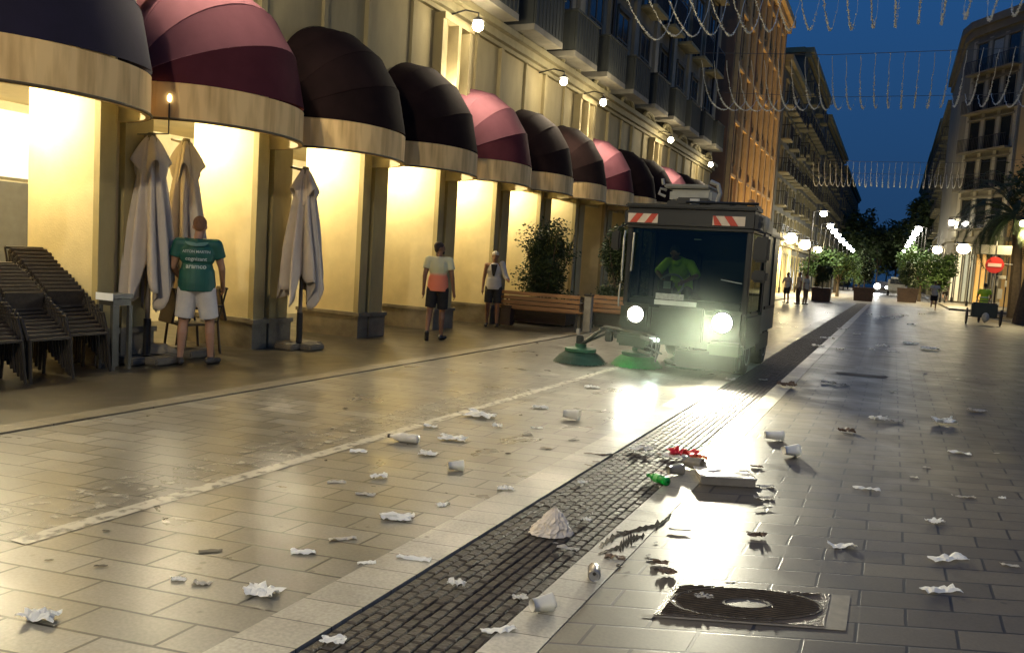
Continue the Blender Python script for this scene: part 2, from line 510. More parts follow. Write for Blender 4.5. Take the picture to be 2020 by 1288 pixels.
# balconies with solid panels and tall dark windows, upper floors
for k in range(-3, 12):
    y = 17.4 + 2.6 * (k - 0)
    if y < 5 or y > 39: continue
    z = 6.95 + 0.02 * (y - 17)
    b = MB()
    b.bx((-8.8, y, z - .14), (-7.98, y + 1.75, z)); 
    bo = b.build('balcony_slab', upper2_m, arc)
    p = MB(); p.bx((-8.02, y + .03, z + .001), (-7.98, y + 1.72, z + 1.0)); p.bx((-8.78, y + .02, z + .001), (-8.03, y + .06, z + 1.0)); p.bx((-8.78, y + 1.69, z + .001), (-8.03, y + 1.73, z + 1.0))
    for q in range(9): p.bx((-8.0, y + .05 + q * .2, z + .02), (-7.965, y + .08 + q * .2, z + .98))
    p.bx((-8.06, y - .01, z + 1.001), (-7.95, y + 1.76, z + 1.05)); p.bx((-8.78, y - .01, z + 1.001), (-8.061, y + .08, z + 1.05)); p.bx((-8.78, y + 1.67, z + 1.001), (-8.061, y + 1.76, z + 1.05))
    p.build('balcony_panel', bal_m, bo)
    for fl in range(3):
        zz = z + fl * 3.4
        wdw = MB(); wdw.bx((-8.8, y + .35, zz + .02), (-8.765, y + 1.4, zz + 2.5))
        wo = wdw.build('window', glass_d, arc)
        fr = MB(); fr.bx((-8.8, y + .25, zz), (-8.74, y + .348, zz + 2.6)); fr.bx((-8.8, y + 1.402, zz), (-8.74, y + 1.5, zz + 2.6)); fr.bx((-8.8, y + .25, zz + 2.602), (-8.70, y + 1.5, zz + 2.75)); fr.bx((-8.762, y + .85, zz + .02), (-8.745, y + .9, zz + 2.5)); fr.bx((-8.762, y + .352, zz + 1.7), (-8.746, y + 1.398, zz + 1.76))
        fr.build('frame', frame_m, wo)
        if fl > 0:
            bb = MB(); bb.bx((-8.8, y + .1, zz - .12), (-8.2, y + 1.65, zz - .002)); 
            bo2 = bb.build('balcony_slab', corn_m, arc)
            q = MB(); q.bx((-8.23, y + .12, zz + .95), (-8.2, y + 1.63, zz + 1.0))
            for j in range(16): q.bx((-8.225, y + .13 + j * .1, zz), (-8.205, y + .15 + j * .1, zz + .95))
            q.build('railing', iron, bo2)
    MB().bx((-8.80, y + 1.95, 6.77), (-8.68, y + 2.35, 17)).build('wall_strip', upper2_m, arc)
for yy in (24.7, 31.5, 39.6):
    d = MB(); d.tube([(-8.62, yy, 7.0), (-8.62, yy, 17)], .06, 8); d.build('drainpipe', iron, arc)
# restaurant interior seen through the first openings
shop = MB(); shop.bx((-11.9, 6.2, 0.0), (-11.8, 7.9, 1.9))
red_m = mat('red_door_frame', (0.30, 0.05, 0.02), .5)
o = thing('shop_front', 'red framed restaurant entrance with grey shutter beside the chair stacks', 'shop front', (-10.7, 7.6, 0))
MB().bx((-12.28, 6.4, 0.05), (-12.2, 8.35, 2.25)).build('shutter', mat('grey_shutter', (.09, .085, .07), .6), o)
f = MB(); f.bx((-12.28, 8.36, 0), (-12.12, 8.50, 2.3)); f.bx((-12.28, 8.98, 0), (-12.12, 9.06, 2.3)); f.bx((-12.28, 8.501, 2.1), (-12.12, 8.979, 2.3)); f.build('frame', red_m, o)
MB().bx((-12.28, 8.502, .05), (-12.22, 8.978, 2.098)).build('glazing', mat('lit_glass_orange', (.3, .12, .05), .2, emit=(1, .45, .15), es=.5), o)
MB().bx((-12.28, 6.4, 2.32), (-12.16, 9.06, 3.3)).build('sign_panel', mat('lit_panel', (.7, .66, .5), .5, emit=(1, .88, .6), es=.55), o)
o = thing('shop_doorway', 'dark narrow doorway behind the closed twin parasols', 'doorway', (-12.2, 12.5, 0))
MB().bx((-12.28, 11.9, 0.03), (-12.24, 12.9, 2.3)).build('door', mat('dark_brown_door', (.05, .025, .012), .4), o)
f = MB(); f.bx((-12.28, 11.78, 0), (-12.2, 11.898, 2.42)); f.bx((-12.28, 12.902, 0), (-12.2, 13.02, 2.42)); f.bx((-12.28, 11.9, 2.302), (-12.2, 12.9, 2.42)); f.build('frame', mat('brown_frame', (.12, .06, .03), .5), o)
for i, (ya, yb) in enumerate([(15.2, 17.2), (19.2, 21.2), (23.6, 26.0), (28.2, 31.0), (33.0, 36.0)]):
    o = thing('shop_window', ['lit shop window behind the arcade past the single parasol', 'lit shop window in the arcade behind the coral shirt man', 'lit shop window in the arcade behind the first leafy shrub', 'lit shop window behind the second shrub', 'farthest lit shop window at the end of the arcade'][i], 'shop window', (-12.2, ya, 0))
    MB().bx((-12.28, ya, .6), (-12.24, yb, 2.5)).build('pane', mat('lit_shop_pane', (.5, .45, .3), .2, emit=(1, .8, .45), es=.5), o)
    f = MB(); f.bx((-12.28, ya - .08, .52), (-12.2, ya - .002, 2.58)); f.bx((-12.28, yb + .002, .52), (-12.2, yb + .08, 2.58)); f.bx((-12.28, ya, 2.502), (-12.2, yb, 2.58)); f.bx((-12.28, ya, .52), (-12.2, yb, .598)); f.bx((-12.238, (ya + yb) / 2 - .03, .6), (-12.21, (ya + yb) / 2 + .03, 2.5))
    f.build('frame', frame_m, o)
# hanging bracket sign under the arcade
o = thing('hanging_sign', 'small dark rounded hanging sign between the second and third lit openings', 'sign', (-9.3, 13.1, 2.0))
MB().box((-9.45, 13.55, 2.23), (.34, .05, .44), bev=.03).build('panel', mat('dark_sign', (.05, .042, .025), .5), o)
t = MB(); t.tube([(-9.45, 13.55, 2.45), (-9.45, 13.55, 3.44)], .012, 6); t.build('bracket', iron, o)
MB().box((-9.45, 13.523, 2.23), (.2, .004, .24)).build('picture', mat('sign_picture', (.16, .14, .08), .5, .5, 14), o)

# ------------------------------------------------------------------ awnings
fab_pink = mat('lit_rose_awning_canvas', (0.165, 0.068, 0.082), 0.95, 0.10, 3, spec=.08, bump=.1, bscale=120)  # rose tone stands for canvas lit from the recesses
fab_low_shade = mat('low_shade_awning_canvas', (0.080, 0.020, 0.026), 0.95, 0.12, 3, spec=.08, bump=.1, bscale=120)  # lowest panel of the lit awnings, its shade put into the colour
fab_shade = mat('shade_side_awning_canvas', (0.014, 0.007, 0.0065), 0.95, 0.25, 3, spec=.1, bump=.1, bscale=120)  # canvas on the unlit side, shade put into the colour
fab_navy_shade = mat('navy_shade_awning_canvas', (0.010, 0.0065, 0.022), 0.95, 0.2, 3, bump=.1, bscale=120)  # navy canvas on the unlit side, darkened in the colour
# fascia: cream band with dark run-off streaks
fm = bpy.data.materials.new('stained_cream_fascia'); fm.use_nodes = True
n_, l_ = fm.node_tree.nodes, fm.node_tree.links
b_ = n_['Principled BSDF']; b_.inputs['Roughness'].default_value = .75
t_ = n_.new('ShaderNodeTexCoord'); mp_ = n_.new('ShaderNodeMapping'); mp_.inputs['Scale'].default_value = (6, 6, .7)
l_.new(t_.outputs['Object'], mp_.inputs[0])
nz_ = n_.new('ShaderNodeTexNoise'); nz_.inputs['Scale'].default_value = 1.2; nz_.inputs['Detail'].default_value = 6
l_.new(mp_.outputs[0], nz_.inputs['Vector'])
cr_ = n_.new('ShaderNodeValToRGB'); cr_.color_ramp.elements[0].position = .30; cr_.color_ramp.elements[0].color = (.55, .34, .12, 1); cr_.color_ramp.elements[1].position = .55; cr_.color_ramp.elements[1].color = (.86, .59, .25, 1)
l_.new(nz_.outputs['Fac'], cr_.inputs[0]); l_.new(cr_.outputs[0], b_.inputs['Base Color'])
fas_in = mat('fascia_inner_white', (.72, .62, .38), .7, .05)
def awning(k, cols, label):
    y0 = pier_y(k - 1) + .37; yc = y0 + PITCH / 2 ; z0 = 3.40 + rise(yc); a = PITCH / 2 - .02; P = 1.26; Hh = 1.62
    o = thing('awning', label, 'awning', (-8.7, yc, z0), group='rounded awnings along the arcade')
    X0 = -8.66
    tk = (0.02, .34, .60, .82, 1.0)
    def TH(i, u):
        return R(89) * (tk[i] ** (1.75 - 1.15 * u) if i < 4 else 1.0)
    ths = tk
    EX = .72
    NU = 28
    m = MB()
    for i in range(len(ths) - 1):
        m.cur = (1, 2, 0, 0)[i]  # lower panels take darker colours that stand for shade
        def fn(u, v, i=i):
            ph = PI * u; s_ = max(0, math.sin(ph)) ** EX
            t0, t1 = TH(i, u), TH(i + 1, u)
            cx = math.cos(t0) + (math.cos(t1) - math.cos(t0)) * v; cz = math.sin(t0) + (math.sin(t1) - math.sin(t0)) * v
            b_ = 1.0 + 0.008 * noise.noise(Vector((u * 4, (v + i) * 1.5, k)))
            return (X0 + P * s_ * cx * b_, yc - a * math.cos(ph), z0 + Hh * s_ * cz * b_)
        m.grid(fn, NU, 5)
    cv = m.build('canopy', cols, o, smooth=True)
    md = cv.modifiers.new('th', 'SOLIDIFY'); md.thickness = .006; md.use_rim = False
    # seams: hoops of the frame that show through the cloth
    hp = MB()
    for i in range(1, 5):
        hp.tube([(X0 + P * abs(math.sin(PI * u / 24)) ** EX * math.cos(TH(i, u / 24)), yc - a * math.cos(PI * u / 24), z0 + Hh * abs(math.sin(PI * u / 24)) ** EX * math.sin(TH(i, u / 24))) for u in range(25)], .0045, 6)
    hp.build('hoop', cols[0], o, smooth=True)
    f = MB()
    zb = z0 - .44
    def pf(u, off): 
        ph = PI * u; s_ = math.sin(ph) ** .8
        return (X0 + (P + off) * s_, yc - (a + off * .6) * math.cos(ph))
    for (o1, flip) in ((0.02, False), (-0.05, True)):
        f.cur = 0 if o1 > 0 else 1
        f.grid(lambda u, v, o1=o1: (pf(u, o1)[0], pf(u, o1)[1], zb + (.445 if o1 > 0 else .40) * v), NU, 3)
    f.cur = 0
    f.grid(lambda u, v: (pf(u, -.05 + .07 * v)[0], pf(u, -.05 + .07 * v)[1], zb), NU, 1)
    f.grid(lambda u, v: (pf(u, -.05 + .07 * v)[0], pf(u, -.05 + .07 * v)[1], zb + .445), NU, 1)
    f.build('fascia', [fm, fas_in], o)
    r = MB(); r.tube([(pf(u / 24, .03)[0], pf(u / 24, .03)[1], zb + .012) for u in range(25)], .016, 6); r.build('drip_edge', mat('dark_drip_edge', (.10, .07, .03), .6), o)
    return o
fab_half_shade = mat('half_shade_awning_canvas', (0.120, 0.046, 0.058), 0.95, 0.1, 3, spec=.08, bump=.1, bscale=120)  # second panel, half shade put into the colour
DK = [fab_shade, fab_shade, fab_shade]; PK = [fab_pink, fab_low_shade, fab_half_shade]; NV = [fab_navy_shade, fab_navy_shade, fab_navy_shade]
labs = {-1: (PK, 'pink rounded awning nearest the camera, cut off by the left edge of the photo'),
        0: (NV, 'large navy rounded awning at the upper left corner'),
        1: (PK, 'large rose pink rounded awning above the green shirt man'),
        2: (DK, 'shaded dark rounded awning right after the large rose pink one'),
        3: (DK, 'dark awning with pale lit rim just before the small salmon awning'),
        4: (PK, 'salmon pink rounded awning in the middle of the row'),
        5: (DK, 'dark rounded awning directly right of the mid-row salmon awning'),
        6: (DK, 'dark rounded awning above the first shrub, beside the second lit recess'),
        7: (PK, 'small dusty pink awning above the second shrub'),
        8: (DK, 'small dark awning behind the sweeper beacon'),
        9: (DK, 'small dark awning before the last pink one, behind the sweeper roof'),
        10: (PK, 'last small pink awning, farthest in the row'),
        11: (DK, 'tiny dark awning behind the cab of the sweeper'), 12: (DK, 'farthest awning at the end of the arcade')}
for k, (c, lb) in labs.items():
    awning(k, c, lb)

# lights under the awnings, one per bay, tucked behind the fascia
bulb_m = emitter('bay_bulb_glow', WARM, 14)
names_b = ['nearest', 'second', 'third', 'fourth', 'fifth', 'sixth', 'seventh', 'eighth', 'ninth', 'tenth', 'eleventh', 'twelfth', 'thirteenth', 'fourteenth']
for k in range(-1, 13):
    yc = pier_y(k - 1) + .37 + PITCH / 2 + .25; z = 3.28 + rise(yc)
    o = thing('bay_lamp', 'ceiling lamp under the ' + labs[k][1].split(',')[0].replace('large ', '').replace('rounded ', ''), 'lamp', (-9.5, yc, z), group='lamps under the awnings')
    MB().lathe((-9.5, yc, z + .02), [(.05, 0), (.10, .03), (.10, .10), (.03, .14)], 12).build('housing', iron, o)
    MB().ell((-9.5, yc, z), .045, 10, 6).build('bulb', bulb_m, o)
    link_light('light', 'POINT', (-9.5, yc, z - .1), o, 125, WARM, shadow_soft_size=.07)
o = thing('pendant_lamp', 'small bare bulb glowing between the navy and rose awnings', 'lamp', (-8.0, 7.1, 3.2))
bx_ = Vector((-7.98, 7.13, 3.22))
MB().ell(bx_, (.020, .020, .045), 10, 8).build('bulb', emitter('pendant_glow', WARM2, 8), o)
t = MB(); t.tube([bx_ + Vector((0, 0, -.05)), bx_ + Vector((0, 0, -.42))], .008, 6); t.tube([bx_ + Vector((0, 0, -.42)), bx_ + Vector((-.6, 0, -.42))], .008, 6); t.build('bracket', iron, o)

# wall lanterns on arms along the cornice
glob = emitter('street_globe_glow', WARM2, 60)
wl = [((-8.0, 0.4, 6.25), 'wall lamp over the awning left of the photo edge'), ((-8.0, -6.5, 6.25), 'wall lamp behind the camera'), ((-8.0, 14.73, 6.16), 'brightest round wall lamp beside the first lit recess'), ((-8.0, 19.43, 6.08), 'round wall lamp below the first grey balcony'), ((-8.0, 22.51, 6.16), 'round wall lamp below the second grey balcony'),
      ((-8.0, 30.28, 6.3), 'round wall lamp at the curved gable near the arcade end'), ((-8.0, 37.62, 6.34), 'last small wall lamp by the brown corner building'), ((-8.0, 7.6, 6.25), 'wall lamp above the frame over the rose awning')]
for i, (p, lb) in enumerate(wl):
    o = thing('wall_lamp', lb, 'street lamp', (-8.72, p[1], p[2]), group='wall lamps along the arcade')
    gr = (.11, .11, .11, .09, .09, .10, .10, .11)[i]
    MB().ell(p, gr, 14, 10).build('globe', glob, o, smooth=True)
    a = MB(); a.tube([(-8.7, p[1], p[2] + .25), (-8.3, p[1], p[2] + .33), (p[0], p[1], p[2] + .25), (p[0], p[1], p[2] + .12)], .018, 8)
    a.build('arm', iron, o)
    MB().lathe((p[0], p[1], p[2] + .085), [(.13, 0), (.09, .05), (.03, .09)], 14).build('shade', iron, o)
    link_light('light', 'SPOT', (p[0], p[1], p[2] - .13), o, 290, WARM2, shadow_soft_size=.1, spot_size=R(150), spot_blend=.8, rot=aim((.45, -.1, -1)))
    link_light('glow', 'POINT', (p[0] + .55, p[1], p[2] + .1), o, 42, WARM2, shadow_soft_size=.15)
# up-lights that make the recesses glow
for k, lb in ((0, 'up-light glowing over the rose awning'), (3, 'up-light in the bright recess before the salmon awning'), (6, 'up-light in the second bright recess'), (9, 'up-light in the third bright recess')):
    y = pier_y(k) + .42
    o = thing('wall_uplight', lb, 'lamp', (-8.5, y, 4.45), group='up-lights in the recesses')
    MB().box((-8.42, y, 4.5), (.14, .5, .08), bev=.01).build('housing', iron, o)
    MB().box((-8.42, y, 4.545), (.08, .4, .008)).build('lens', emitter('uplight_lens', WARM2, 20), o)
    for s in (-.28, .28):
        link_light('light', 'SPOT', (-8.42, y + s, 4.6), o, 150, WARM2, shadow_soft_size=.04, spot_size=R(70), spot_blend=.4, rot=aim((-.2, 0, 1)))

# ================================================================== FAR BUILDINGS
def facade(name, label, x, y0, y1, H, m, side=1, floors=5, z1=4.5, wpitch=2.6, depth=12, corn=None, strips=0, balc=True, wm=None, gm=None, near=True, winw=1.1):
    """block whose street face is the plane x; side=+1 faces +x, -1 faces -x"""
    s = side; o = thing(name, label, 'building', (x - s * 2, y0, 0))
    MB().bx((x, y0, 0), (x - s * depth, y1, H)).build('wall', m, o)
    corn = corn or corn_m
    c = MB(); c.bx((x - s * .2, y0 - .2, H - .1), (x + s * .55, y1, H + .35)); c.bx((x - s * .2, y0 - .1, H - .5), (x + s * .3, y1, H - .102)); MB().bx((x - s * .1, y0 - .05, z1 - .5), (x + s * .25, y1, z1 - .2)).build('string_course', corn or corn_m, o)
    c.bx((x - s * depth, y0 - .45, H - .1), (x - s * .201, y0, H + .35))
    c.build('cornice', corn, o)
    fh = (H - z1 - .6) / floors
    n = int((y1 - y0 - .6) / wpitch)
    for fl in range(floors):
        z = z1 + fl * fh
        w_ = MB(); fr = MB(); bl = MB(); rl = MB()
        for i in range(n):
            yy = y0 + .6 + wpitch * i + (wpitch - winw) / 2
            w_ = MB(); w_.bx((x - s * .1, yy, z + .1), (x + s * .02, yy + winw, z + fh * .74))
            wo = w_.build('window', wm or glass_d, o)
            fr = MB()
            fr.bx((x, yy - .12, z), (x + s * .09, yy - .002, z + fh * .74)); fr.bx((x, yy + winw + .002, z), (x + s * .09, yy + winw + .12, z + fh * .74))
            fr.bx((x, yy - .18, z + fh * .74 + .002), (x + s * .16, yy + winw + .18, z + fh * .8)); fr.bx((x + s * .022, yy + winw / 2 - .03, z + .1), (x + s * .05, yy + winw / 2 + .03, z + fh * .74))
            fr.build('frame', corn, wo)
            if balc and ((fl % 2 == 0 or i % 2 == 0) if not strips else False):
                b = MB(); b.bx((x, yy - .3, z - .12), (x + s * .7, yy + winw + .3, z)); bo = b.build('balcony_slab', corn, o)
                q = MB(); q.bx((x + s * .66, yy - .28, z + .95), (x + s * .7, yy + winw + .28, z + 1.0))
                for j in range(int((winw + .5) / .14)): q.bx((x + s * .67, yy - .26 + j * .14, z), (x + s * .69, yy - .23 + j * .14, z + .95))
                q.bx((x, yy - .28, z + .95), (x + s * .659, yy - .25, z + 1.0))
                for j in range(4): q.bx((x + s * (.05 + .16 * j), yy - .28, z), (x + s * (.07 + .16 * j), yy - .26, z + .95))
                q.build('railing', iron, bo)
    if strips:
        for i in range(n + 1):
            yy = y0 + .6 + wpitch * i
            st = MB(); st.bx((x, yy - .22, z1), (x + s * .2, yy - .05, H - .6)); st.bx((x, yy + .05, z1), (x + s * .2, yy + .22, H - .6)); st.build('pilaster', corn, o)
    # ground floor openings
    for i in range(n):
        yy = y0 + .8 + wpitch * i
        g = MB(); g.bx((x - s * .1, yy, 0.1), (x + s * .03, yy + wpitch * .62, z1 - 1.2)); go = g.build('doorway', gm or dark_m, o)
        f_ = MB(); f_.bx((x, yy - .1, 0), (x + s * .1, yy - .002, z1 - 1.1)); f_.bx((x, yy + wpitch * .62 + .002, 0), (x + s * .1, yy + wpitch * .62 + .1, z1 - 1.1)); f_.bx((x, yy, z1 - 1.198), (x + s * .1, yy + wpitch * .62, z1 - 1.05)); f_.build('frame', corn, go)
    return o
orange_m = mat('warm_ochre_render', (0.50, 0.28, 0.11), .85, .2, .8, stretch=(1, 1, .3))
orange_c = mat('ochre_trim', (0.62, 0.42, 0.18), .8, .15, 2)
brown_m = mat('brown_side_render', (0.22, 0.12, 0.06), .85, .25, .6, stretch=(1, 1, .2))
grgr = mat('grey_green_render', (0.15, 0.145, 0.11), .85, .25, .6)
ylw = mat('yellow_ground_render', (0.5, 0.42, 0.2), .85, .15, .6)
dgr = mat('dark_grey_render', (0.09, 0.09, 0.075), .85, .3, .6)
ob = facade('corner_building', 'tall ochre corner building with pilaster strips and overhanging cornice beyond the side street', -8.7, 44.5, 63.5, 19.6, orange_m, floors=5, z1=4.6, wpitch=2.35, strips=1, corn=orange_c)
MB().bx((-20.7, 44.38, 0), (-8.72, 44.49, 19.4)).build('side_wall', brown_m, ob)
for (xa, z0_, fl) in [(-10.6, 5, 0), (-10.6, 8.3, 1), (-10.6, 11.6, 1), (-13.2, 5, 1), (-13.2, 8.3, 0), (-13.2, 11.6, 1)]:
    w_ = MB(); w_.bx((xa - .6, 44.33, z0_), (xa + .5, 44.37, z0_ + 2.2)); wo = w_.build('window', glass_d, ob)
    f_ = MB(); f_.bx((xa - .7, 44.3, z0_ + 2.202), (xa + .6, 44.37, z0_ + 2.35)); f_.bx((xa - .7, 44.3, z0_ - .1), (xa + .6, 44.37, z0_ - .002)); f_.build('frame', orange_c, wo)
for px_, yy in ((-8.55, 45.0), (-8.55, 50.2)):
    t = MB(); t.tube([(px_, yy, .2), (px_, yy, 19)], .09, 8); t.build('drainpipe', brown_m, ob)
facade('apartment_house', 'grey green house with balconies right of the ochre corner building', -8.7, 64.0, 78, 17.4, grgr, floors=5, z1=4.4, gm=mat('warm_doorway', (.12, .05, .02), .5))
facade('apartment_house', 'tall dark house on the left behind the grey green one', -8.8, 78.2, 102, 21.5, dgr, floors=6, z1=4.4, balc=True)
facade('apartment_house', 'dark house far down the left side with lower roof', -8.7, 102.3, 140, 20, dgr, floors=5, z1=4.4, wpitch=3.4)
facade('apartment_house', 'farthest left house before the trees', -8.7, 140.5, 200, 19, dgr, floors=5, z1=4.4, wpitch=5)
hh = [o for o in sc.objects if o.get('label', '').startswith('grey green house')][0]
MB().bx((-8.69, 64.02, 0), (-8.64, 77.9, 3.9)).build('ground_floor', ylw, hh)
for yy in (47.5, 56.0):  # added up-lights, unseen behind the sweeper, to brighten the ochre front
    o = thing('wall_uplight', 'added up-light brightening the ochre corner building, ' + ('nearer' if yy < 50 else 'farther') + ' one', 'lamp', (-7.3, yy, 0))
    MB().box((-7.3, yy, .12), (.3, .3, .22), bev=.03).build('housing', iron, o)
    MB().box((-7.3, yy, .235), (.2, .2, .008)).build('lens', emitter('uplight_lens', WARM2, 20), o)
    link_light('light', 'SPOT', (-7.3, yy, .4), o, 1300, (1, .66, .28), shadow_soft_size=.1, spot_size=R(110), spot_blend=.7, rot=aim((-.22, .2, 1)))
# right side
chamf = mat('grey_beige_render', (0.17, 0.15, 0.105), .85, .2, .7, stretch=(1, 1, .3))
rb = thing('chamfered_building', 'grey beige chamfered corner building with orange flank at the right edge', 'building', (9, 80, 0))
pts = [(3.9, 80), (4.3, 78.3), (7.5, 73.6), (26, 67), (26, 100), (3.9, 100)]
MB().poly(pts, 0, 22.6).build('wall', chamf, rb)
c = MB(); c.poly([(3.4, 80), (3.9, 77.9), (7.3, 73.0), (26, 66.2), (26, 100), (3.4, 100)], 22.601, 23.2); c.poly([(3.7, 80), (4.1, 78.1), (7.4, 73.3), (26, 66.6), (26, 100), (3.7, 100)], 22.0, 22.599)
c.build('cornice', chamf, rb); c = MB(); c.poly([(3.7, 80), (4.1, 78.1), (7.4, 73.3), (26, 66.6), (26, 100), (3.7, 100)], 5.2, 5.5); c.build('string_course', chamf, rb)
MB().poly([(7.62, 73.45), (25.9, 66.94), (25.9, 67.5), (7.8, 74.0)], 0.1, 21.9).build('flank_wall', mat('orange_flank_render', (0.50, 0.33, 0.13), .85, .12, .5), rb)
dirc = Vector((7.5 - 4.3, 73.6 - 78.3, 0)).normalized(); nrm = Vector((dirc.y, -dirc.x, 0)); 
if nrm.y > 0: nrm = -nrm
ang = math.atan2(dirc.y, dirc.x)
for fl in range(5):
    z = 6.2 + fl * 3.15
    for s_ in (1.2, 2.9, 4.6):
        c0 = Vector((4.3, 78.3, 0)) + dirc * s_ + nrm * .03
        wo = MB().box((c0.x, c0.y, z + 1.25), (1.05, .08, 2.3), rot=ang).build('window', glass_d if (fl, s_) != (4, 2.9) else mat('pale_curtain_window', (.3, .32, .28), .5), rb)
        q = MB()
        for e_ in (-.62, .62): 
            cc = c0 + dirc * e_ + nrm * .04; q.box((cc.x, cc.y, z + 1.25), (.16, .12, 2.5), rot=ang)
        cc = c0 + nrm * .05; q.box((cc.x, cc.y, z + 2.6), (1.7, .2, .18), rot=ang)
        q.build('frame', chamf, wo)
        cc = c0 + nrm * .4
        bo = MB().box((cc.x, cc.y, z - .05), (1.9, .8, .12), rot=ang).build('balcony_slab', chamf, rb)
        q = MB(); cc = c0 + nrm * .78
        q.box((cc.x, cc.y, z + 1.0), (1.9, .04, .05), rot=ang)
        for j in range(12):
            cj = cc + dirc * (-.92 + .167 * j); q.box((cj.x, cj.y, z + .5), (.03, .03, .98), rot=ang)
        q.build('railing', iron, bo)
    st = MB()
for e_ in (.3, 2.05, 3.75, 5.5):
    cc = Vector((4.3, 78.3, 0)) + dirc * e_ + nrm * .05
    MB().box((cc.x, cc.y, 13.6), (.35, .16, 16), rot=ang).build('pilaster', mat('pale_trim', (.34, .31, .23), .8, .12), rb)
# lit shop fronts at street level of the chamfered building
for e_, wd, m_, lb in [(.9, 1.2, mat('shop_glow_cream', (.5, .45, .3), .4, emit=(1, .84, .5), es=.30), 'cream'), (2.3, 1.1, mat('shop_glow_grey', (.3, .3, .24), .4, emit=(.9, .9, .6), es=.13), 'grey'), (3.7, 1.2, mat('shop_orange', (.55, .33, .1), .5, emit=(1, .5, .12), es=.22), 'orange'), (5.0, .8, dark_m, 'dark')]:
    cc = Vector((4.3, 78.3, 0)) + dirc * e_ + nrm * .06
    so = MB().box((cc.x, cc.y, 2.2), (wd, .14, 3.9), rot=ang).build('shopfront', m_, rb)
    q = MB(); cc2 = cc + nrm * .09
    for k_ in (-1, 0, 1):
        c3 = cc2 + dirc * (k_ * wd / 2); q.box((c3.x, c3.y, 2.2), (.09, .08, 4.0), rot=ang)
    q.box((cc2.x, cc2.y, 4.35), (wd + .2, .3, .35), rot=ang); q.build('frame', chamf, so)
facade('apartment_house', 'dark house on the right side just beyond the chamfered building', 4.1, 100.5, 125, 21, dgr, side=-1, floors=6, z1=4.6, wpitch=3)
facade('apartment_house', 'dark lower house far down the right side', 4.3, 125.5, 160, 23.5, dgr, side=-1, floors=5, z1=4.6, wpitch=4)
facade('apartment_house', 'farthest right house before the trees', 4.3, 160.5, 230, 24, dgr, side=-1, floors=5, z1=4.6, wpitch=6)

# lamps down the street
far_glow = emitter('far_lamp_glow', (1, .95, .82), 70)
far_yel = emitter('yellow_lantern_glow', (1, .82, .45), 45)
LASTPOST = [None]
def post_lamp(p, lb, m, r, E, col, group, arm=None, ph=None):
    o = thing('street_lamp', lb, 'street lamp', (p[0] + (arm or 0), p[1], 0), group=group)
    MB().ell(p, (r, r, r * .8), 12, 8).build('globe', m, o, smooth=True)
    LASTPOST[0] = o
    t = MB(); bx0 = p[0] + (arm or 0)
    t.tube([(bx0, p[1], 0), (bx0, p[1], .5)], .09, 8); t.tube([(bx0, p[1], .5), (bx0, p[1], p[2] + .15)], .05, 8)
    if arm: t.tube([(bx0, p[1], p[2] + .15), (p[0], p[1], p[2] + r + .05)], .03, 6)
    t.build('post', iron, o)
    MB().lathe((p[0], p[1], p[2] + r * .8), [(r * 1.5, 0), (r, .08), (.05, .16)], 12).build('shade', iron, o)
    if E: link_light('light', 'SPOT', (p[0], p[1], p[2] - r - .05), o, E, col, shadow_soft_size=r, spot_size=R(155), spot_blend=.8, rot=aim((0, 0, -1)))
for i, (x_, y_, z_) in enumerate([(-5.0, 63.2, 6.1), (-5.0, 70.6, 5.65), (-5, 75.5, 5.5), (-5, 81, 5.4), (-5, 87, 5.25), (-5, 94, 5.2), (-5, 102, 5.15), (-5, 112, 5.1), (-5, 124, 5.1), (-5, 140, 5.1)]):
    post_lamp((x_, y_, z_), ['nearest white lamp of the left row down the street', 'second white lamp of the left row down the street', 'third white lamp of the left row down the street'][i] if i < 3 else 'small white lamp in the merged glowing left row', far_glow, .24, 1500 if i % 3 == 0 else 0, (1, .93, .78), 'street lamps in the left row' if i < 3 else 'merged far lamps of the left row', arm=-.7)
for i, (px_, py_, y_) in enumerate([(1812, 453, 76), (1806, 461, 82), (1800, 471, 92), (1795, 478, 100), (1790, 486, 112), (1784, 496, 130)]):
    d = Vector(((px_ - 1010) / 1600, -(py_ - 644) / 1600, -1.0)); v = Vector([sum(AX[j][i_] * d[j] for j in range(3)) for i_ in range(3)]); t = y_ / v.y
    p = Vector((0, 0, 1.6)) + v * t
    post_lamp(tuple(p), ['upper white lamp of the right row down the street', 'second white lamp of the right row down the street'][i] if i < 2 else 'small white lamp in the merged glowing right row', far_glow, .27, 700 if i % 2 == 0 else 0, (1, .93, .78), 'street lamps in the right row' if i < 2 else 'merged far lamps of the right row', arm=.6)
for (p, lb, r, E) in [((4.0, 77.5, 6.72), 'white lamp on a post left of the chamfered building', .26, 0),
                      ((-7.9, 70.0, 4.5), 'large yellow lantern on the left house', .5, 3600), ((-7.4, 77.0, 4.3), 'second yellow lantern on the left beside the largest', .5, 1200), ((-6.9, 84, 4.1), 'smaller yellow lantern on the left before the trees', .38, 2400),
                      ((4.3, 66, 4.15), 'large yellow lantern by the orange shopfront on the right', .42, 1600), ((2.9, 72, 4.2), 'yellow lantern hanging left of the orange shopfront', .34, 1200), ((5.3, 45.0, 4.65), 'yellow lamp at the right edge of the photo', .17, 700)]:
    post_lamp(p, lb, far_yel if 'yellow' in lb else far_glow, r, E, (1, .8, .42) if 'yellow' in lb else WARM2, 'lanterns around the junction', arm=(-.55 if p[0] < 0 else .55))

